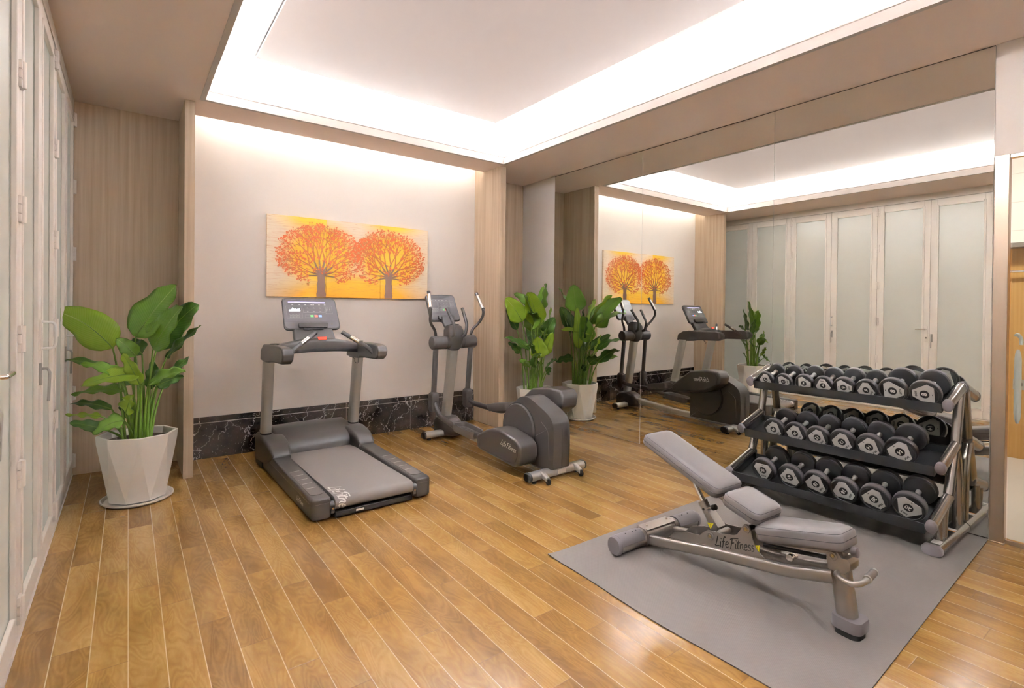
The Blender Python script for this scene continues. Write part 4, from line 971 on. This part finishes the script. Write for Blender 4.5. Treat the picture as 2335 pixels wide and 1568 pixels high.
# ================================================================== PLANTS
fwp = Vector((.609, .793, 0)); rtp = Vector((.793, -.609, 0))
def bez(p0, p1, p2, t): return p0*(1-t)**2+p1*2*t*(1-t)+p2*t*t
def leaf(root, o, base, tip, hwid, mat, face=20, bow=.12, stem0=None, fold=.18, rip=.012, seed=0, side=0, curl=0, view=None):
    r = random.Random(seed); base = Vector(base); tip = Vector(tip); L = (tip-base).length
    n0 = (-(view or fwp)*math.cos(math.radians(face))+Vector((0, 0, 1))*math.sin(math.radians(face))+rtp*side).normalized()
    mid = (base+tip)/2+Vector((0, 0, bow*L))+rtp*0
    ns, nu = 18, 8; vs = []; uvs = []
    ph = r.uniform(0, 6)
    for i in range(ns+1):
        t_ = i/ns; p = bez(base, mid, tip, t_); tg = (bez(base, mid, tip, min(1, t_+.02))-bez(base, mid, tip, max(0, t_-.02))).normalized()
        sd_ = tg.cross(n0).normalized(); nn = sd_.cross(tg).normalized()
        w_ = hwid*min(1, (t_/.22))**.55*(max(0, 1-t_))**.5*1.18 if t_ < .999 else hwid*.02
        w_ = min(w_, hwid)
        if i == 0: w_ = hwid*.06
        for j in range(nu+1):
            u_ = -1+2*j/nu
            q = p+sd_*(u_*w_)+nn*(fold*abs(u_)**1.3*w_-curl*u_*u_*w_)+nn*(rip*math.sin(t_*17+ph+(2 if u_ > 0 else 0))*abs(u_)**2)
            vs.append(q); uvs.append((j/nu, t_))
    W_ = nu+1; fcs = [(i*W_+j, i*W_+j+1, (i+1)*W_+j+1, (i+1)*W_+j) for i in range(ns) for j in range(nu)]
    m = MB().add(vs, fcs); m.uv = uvs
    lf = m.build('leaf', mat, root, o=o, ang=180, solid=.0012)
    rb_ = MB().tube([bez(base, mid, tip, i/10)-n0*.001 for i in range(11)], .0055, 6, scale=[1-.085*i for i in range(11)])
    s0 = Vector(stem0); m1 = s0.lerp(base, .5)+Vector((0, 0, .10)) if False else Vector((s0.x+(base.x-s0.x)*.25, s0.y+(base.y-s0.y)*.25, s0.z+(base.z-s0.z)*.6))
    rb_.tube([bez(s0, m1, base, i/10) for i in range(11)], .0085, 8, scale=[1.35-.07*i for i in range(11)])
    rb_.build('leaf_stalk', stem_m, lf, o=o, ang=60)
def make_pot(root, o, R1=.262, R0=.188, Hh_=.525):
    o = Vector(o); N8 = 8
    def ring(R, z_, a0): return [o+Vector((R*math.cos(2*PI*i/N8+a0), R*math.sin(2*PI*i/N8+a0), z_)) for i in range(N8)]
    vs = ring(R0, .022, PI/8)+ring(R1*.985, Hh_-.05, 0)+ring(R1, Hh_, 0)+ring(R1-.022, Hh_, 0)+ring(R1-.035, Hh_-.08, 0)
    f = []
    for i in range(N8):
        j = (i+1) % N8
        f += [(i, j, 8+j), (i, 8+j, 8+i), (8+i, 8+j, 16+j, 16+i), (16+i, 16+j, 24+j, 24+i), (24+i, 24+j, 32+j, 32+i)]
    f.append(tuple(range(7, -1, -1))); f.append(tuple(range(32, 40)))
    MB().add(vs, f).build('pot', potm, root, o=tuple(o), bev=.005, seg=2, ang=20)
    MB().lathe([(0, .0), (R0+.02, 0), (R0+.045, .018), (R0+.045, .030), (R0+.038, .030), (R0+.02, .012), (0, .012)], o, seg=40).build('saucer', potm, root, o=tuple(o), ang=40)
    MB().lathe([(0, 0), (R1*.86, 0), (R1*.84, .015), (R1*.4, .022), (0, .02)], o+Vector((0, 0, Hh_-.07)), seg=24).build('soil', soil, root, o=tuple(o), ang=60)
fwm = Vector((-.609, .793, 0)); rtm = Vector((-.793, -.609, 0))
def plant(label, o, leaves, px0, py0, sc, R1, R0, Hh_, seed, other=()):
    root = thing('potted_plant', label, 'potted plant', o, 'potted plants in white pots'); make_pot(root, o, R1, R0, Hh_)
    O = Vector(o); r = random.Random(seed)
    for i, (bx, by, tx, ty, hw_, mt_, face, db, dt, kw) in enumerate(leaves):
        f = lambda x_, y_, d_: O+rtp*((x_-px0)/sc)+fwp*d_+Vector((0, 0, 1.531-(y_-py0)/sc))
        b = f(bx, by, db); t_ = f(tx, ty, dt)
        dxy = Vector((b.x-O.x, b.y-O.y, 0)); dxy = dxy.normalized()*min(.11, dxy.length*.35+.02)
        s0 = O+dxy+Vector((r.uniform(-.03, .03), r.uniform(-.03, .03), Hh_-.07))
        leaf(root, o, b, t_, hw_*1.1/sc, mt_, face, stem0=s0, seed=seed+i, **kw)
    for i, (br, bz, tr, tz, hw_, mt_, face, db, dt, kw) in enumerate(other):
        b = O+rtm*br+fwm*db+Vector((0, 0, bz)); t_ = O+rtm*tr+fwm*dt+Vector((0, 0, tz))
        s0 = O+Vector((r.uniform(-.07, .07), r.uniform(-.07, .07), Hh_-.07))
        leaf(root, o, b, t_, hw_, mt_, face, stem0=s0, seed=seed+50+i, view=fwm, **kw)
D_, M_, L_ = leaf_dark, leaf_mid, leaf_lite
K = dict
plant('tall broad-leafed plant in a white faceted pot in the left wood alcove', (.455, 5.09, 0), [
 (302, 768, 380, 647, 43, M_, 25, .02, .10, K(bow=.08)),
 (266, 792, 164, 712, 39, L_, 10, -.05, -.15, K(bow=.22, curl=.3)),
 (346, 796, 421, 697, 36, M_, 30, .0, -.05, K(bow=.10)),
 (330, 796, 412, 692, 40, D_, 20, .12, .20, K(bow=.14)),
 (366, 816, 452, 740, 15, D_, 45, .05, .02, K(bow=.05)),
 (273, 856, 150, 820, 12, D_, 62, -.02, -.10, K(bow=.20)),
 (309, 850, 243, 823, 13, M_, 50, -.15, -.25, K(bow=.16)),
 (345, 848, 258, 868, 21, L_, 40, -.12, -.30, K(bow=.16)),
 (352, 872, 450, 840, 19, M_, 45, -.08, -.15, K(bow=.14)),
 (350, 880, 402, 860, 17, D_, 30, .02, .08, K(bow=.10)),
 (293, 890, 192, 896, 15, M_, 60, -.05, -.12, K(bow=.16)),
 (286, 880, 224, 862, 13, D_, 40, .06, .10, K(bow=.20)),
 (264, 930, 162, 920, 11, D_, 55, -.05, -.02, K(bow=.12)),
 (256, 944, 186, 938, 7, L_, 60, -.10, -.15, K(bow=.05)),
 (266, 972, 202, 953, 13, D_, 40, -.12, -.18, K(bow=.08)),
 (325, 945, 288, 968, 17, M_, 25, -.20, -.32, K(bow=.25)),
 (318, 932, 348, 888, 17, L_, 10, -.15, -.22, K(bow=.10)),
 (290, 955, 243, 932, 14, D_, 35, .08, .12, K(bow=.15)),
 (318, 810, 285, 770, 17, M_, 35, -.05, -.10, K(bow=.12)),
 (343, 872, 322, 800, 15, L_, 20, -.12, -.20, K(bow=.08)),
 (300, 810, 244, 785, 20, D_, 30, .10, .20, K(bow=.18)),
 (325, 890, 300, 830, 16, D_, 30, .10, .22, K(bow=.1)),
 (345, 880, 372, 820, 15, D_, 25, .14, .30, K(bow=.1)),
], 313, 693, 290, .262, .190, .525, 3)
plant('tall broad-leafed plant in a white faceted pot in the right corner against the mirror', (4.605, 5.30, 0), [
 (1190, 733, 1152, 680, 21, L_, 10, -.05, -.15, K(bow=.12)),
 (1225, 741, 1200, 668, 21, L_, 10, -.10, -.42, K(bow=.20)),
 (1207, 697, 1169, 669, 10, M_, 20, .10, .20, K(bow=.20)),
 (1226, 702, 1238, 650, 8, M_, 10, .15, .30, K(bow=.05)),
 (1237, 772, 1262, 722, 17, D_, 25, -.05, -.12, K(bow=.08)),
 (1178, 752, 1153, 704, 9, D_, 20, .05, .02, K(bow=.05)),
 (1206, 796, 1150, 768, 10, D_, 50, -.05, -.12, K(bow=.16)),
 (1186, 805, 1158, 780, 9, D_, 40, .02, .0, K(bow=.10)),
 (1230, 812, 1222, 764, 18, L_, 15, -.18, -.28, K(bow=.05)),
 (1240, 806, 1257, 755, 12, L_, 15, -.10, -.20, K(bow=.05)),
 (1205, 832, 1183, 817, 9, M_, 45, -.10, -.16, K(bow=.10)),
 (1246, 832, 1264, 815, 13, D_, 55, -.15, -.30, K(bow=.18)),
 (1212, 756, 1205, 700, 16, M_, 15, .12, .26, K(bow=.08)),
 (1222, 770, 1232, 712, 16, M_, 20, .14, .24, K(bow=.08)),
 (1224, 800, 1200, 742, 13, D_, 20, .05, .16, K(bow=.1)),
 (1215, 830, 1228, 800, 12, D_, 35, -.25, -.55, K(bow=.22)),
 (1212, 800, 1198, 780, 12, D_, 40, -.22, -.60, K(bow=.28)),
 (1218, 745, 1210, 712, 17, M_, 35, -.20, -.62, K(bow=.22)),
 (1245, 848, 1256, 836, 9, D_, 40, -.05, -.1, K(bow=.1)),
], 1220, 702, 174, .250, .182, .500, 40, [
 (-.07, 1.49, -.12, 1.86, .150, M_, 15, -.05, -.10, K(bow=.08)),
 (.15, 1.32, .58, 1.68, .120, M_, 30, -.02, .0, K(bow=.16)),
 (-.04, .98, -.07, 1.55, .075, L_, 10, -.12, -.18, K(bow=.05)),
 (.10, 1.07, -.0, 1.43, .115, M_, 15, -.12, -.20, K(bow=.12)),
 (.13, .96, .42, 1.17, .075, D_, 35, -.02, .0, K(bow=.10)),
 (.13, .76, .53, .87, .06, M_, 45, .0, .0, K(bow=.10)),
 (-.10, .82, -.34, .77, .075, D_, 45, -.02, .05, K(bow=.22)),
 (.14, 1.20, -.30, 1.24, .06, L_, 50, -.12, -.12, K(bow=.08)),
 (-.12, 1.25, -.28, 1.55, .10, D_, 20, .02, .10, K(bow=.10)),
])
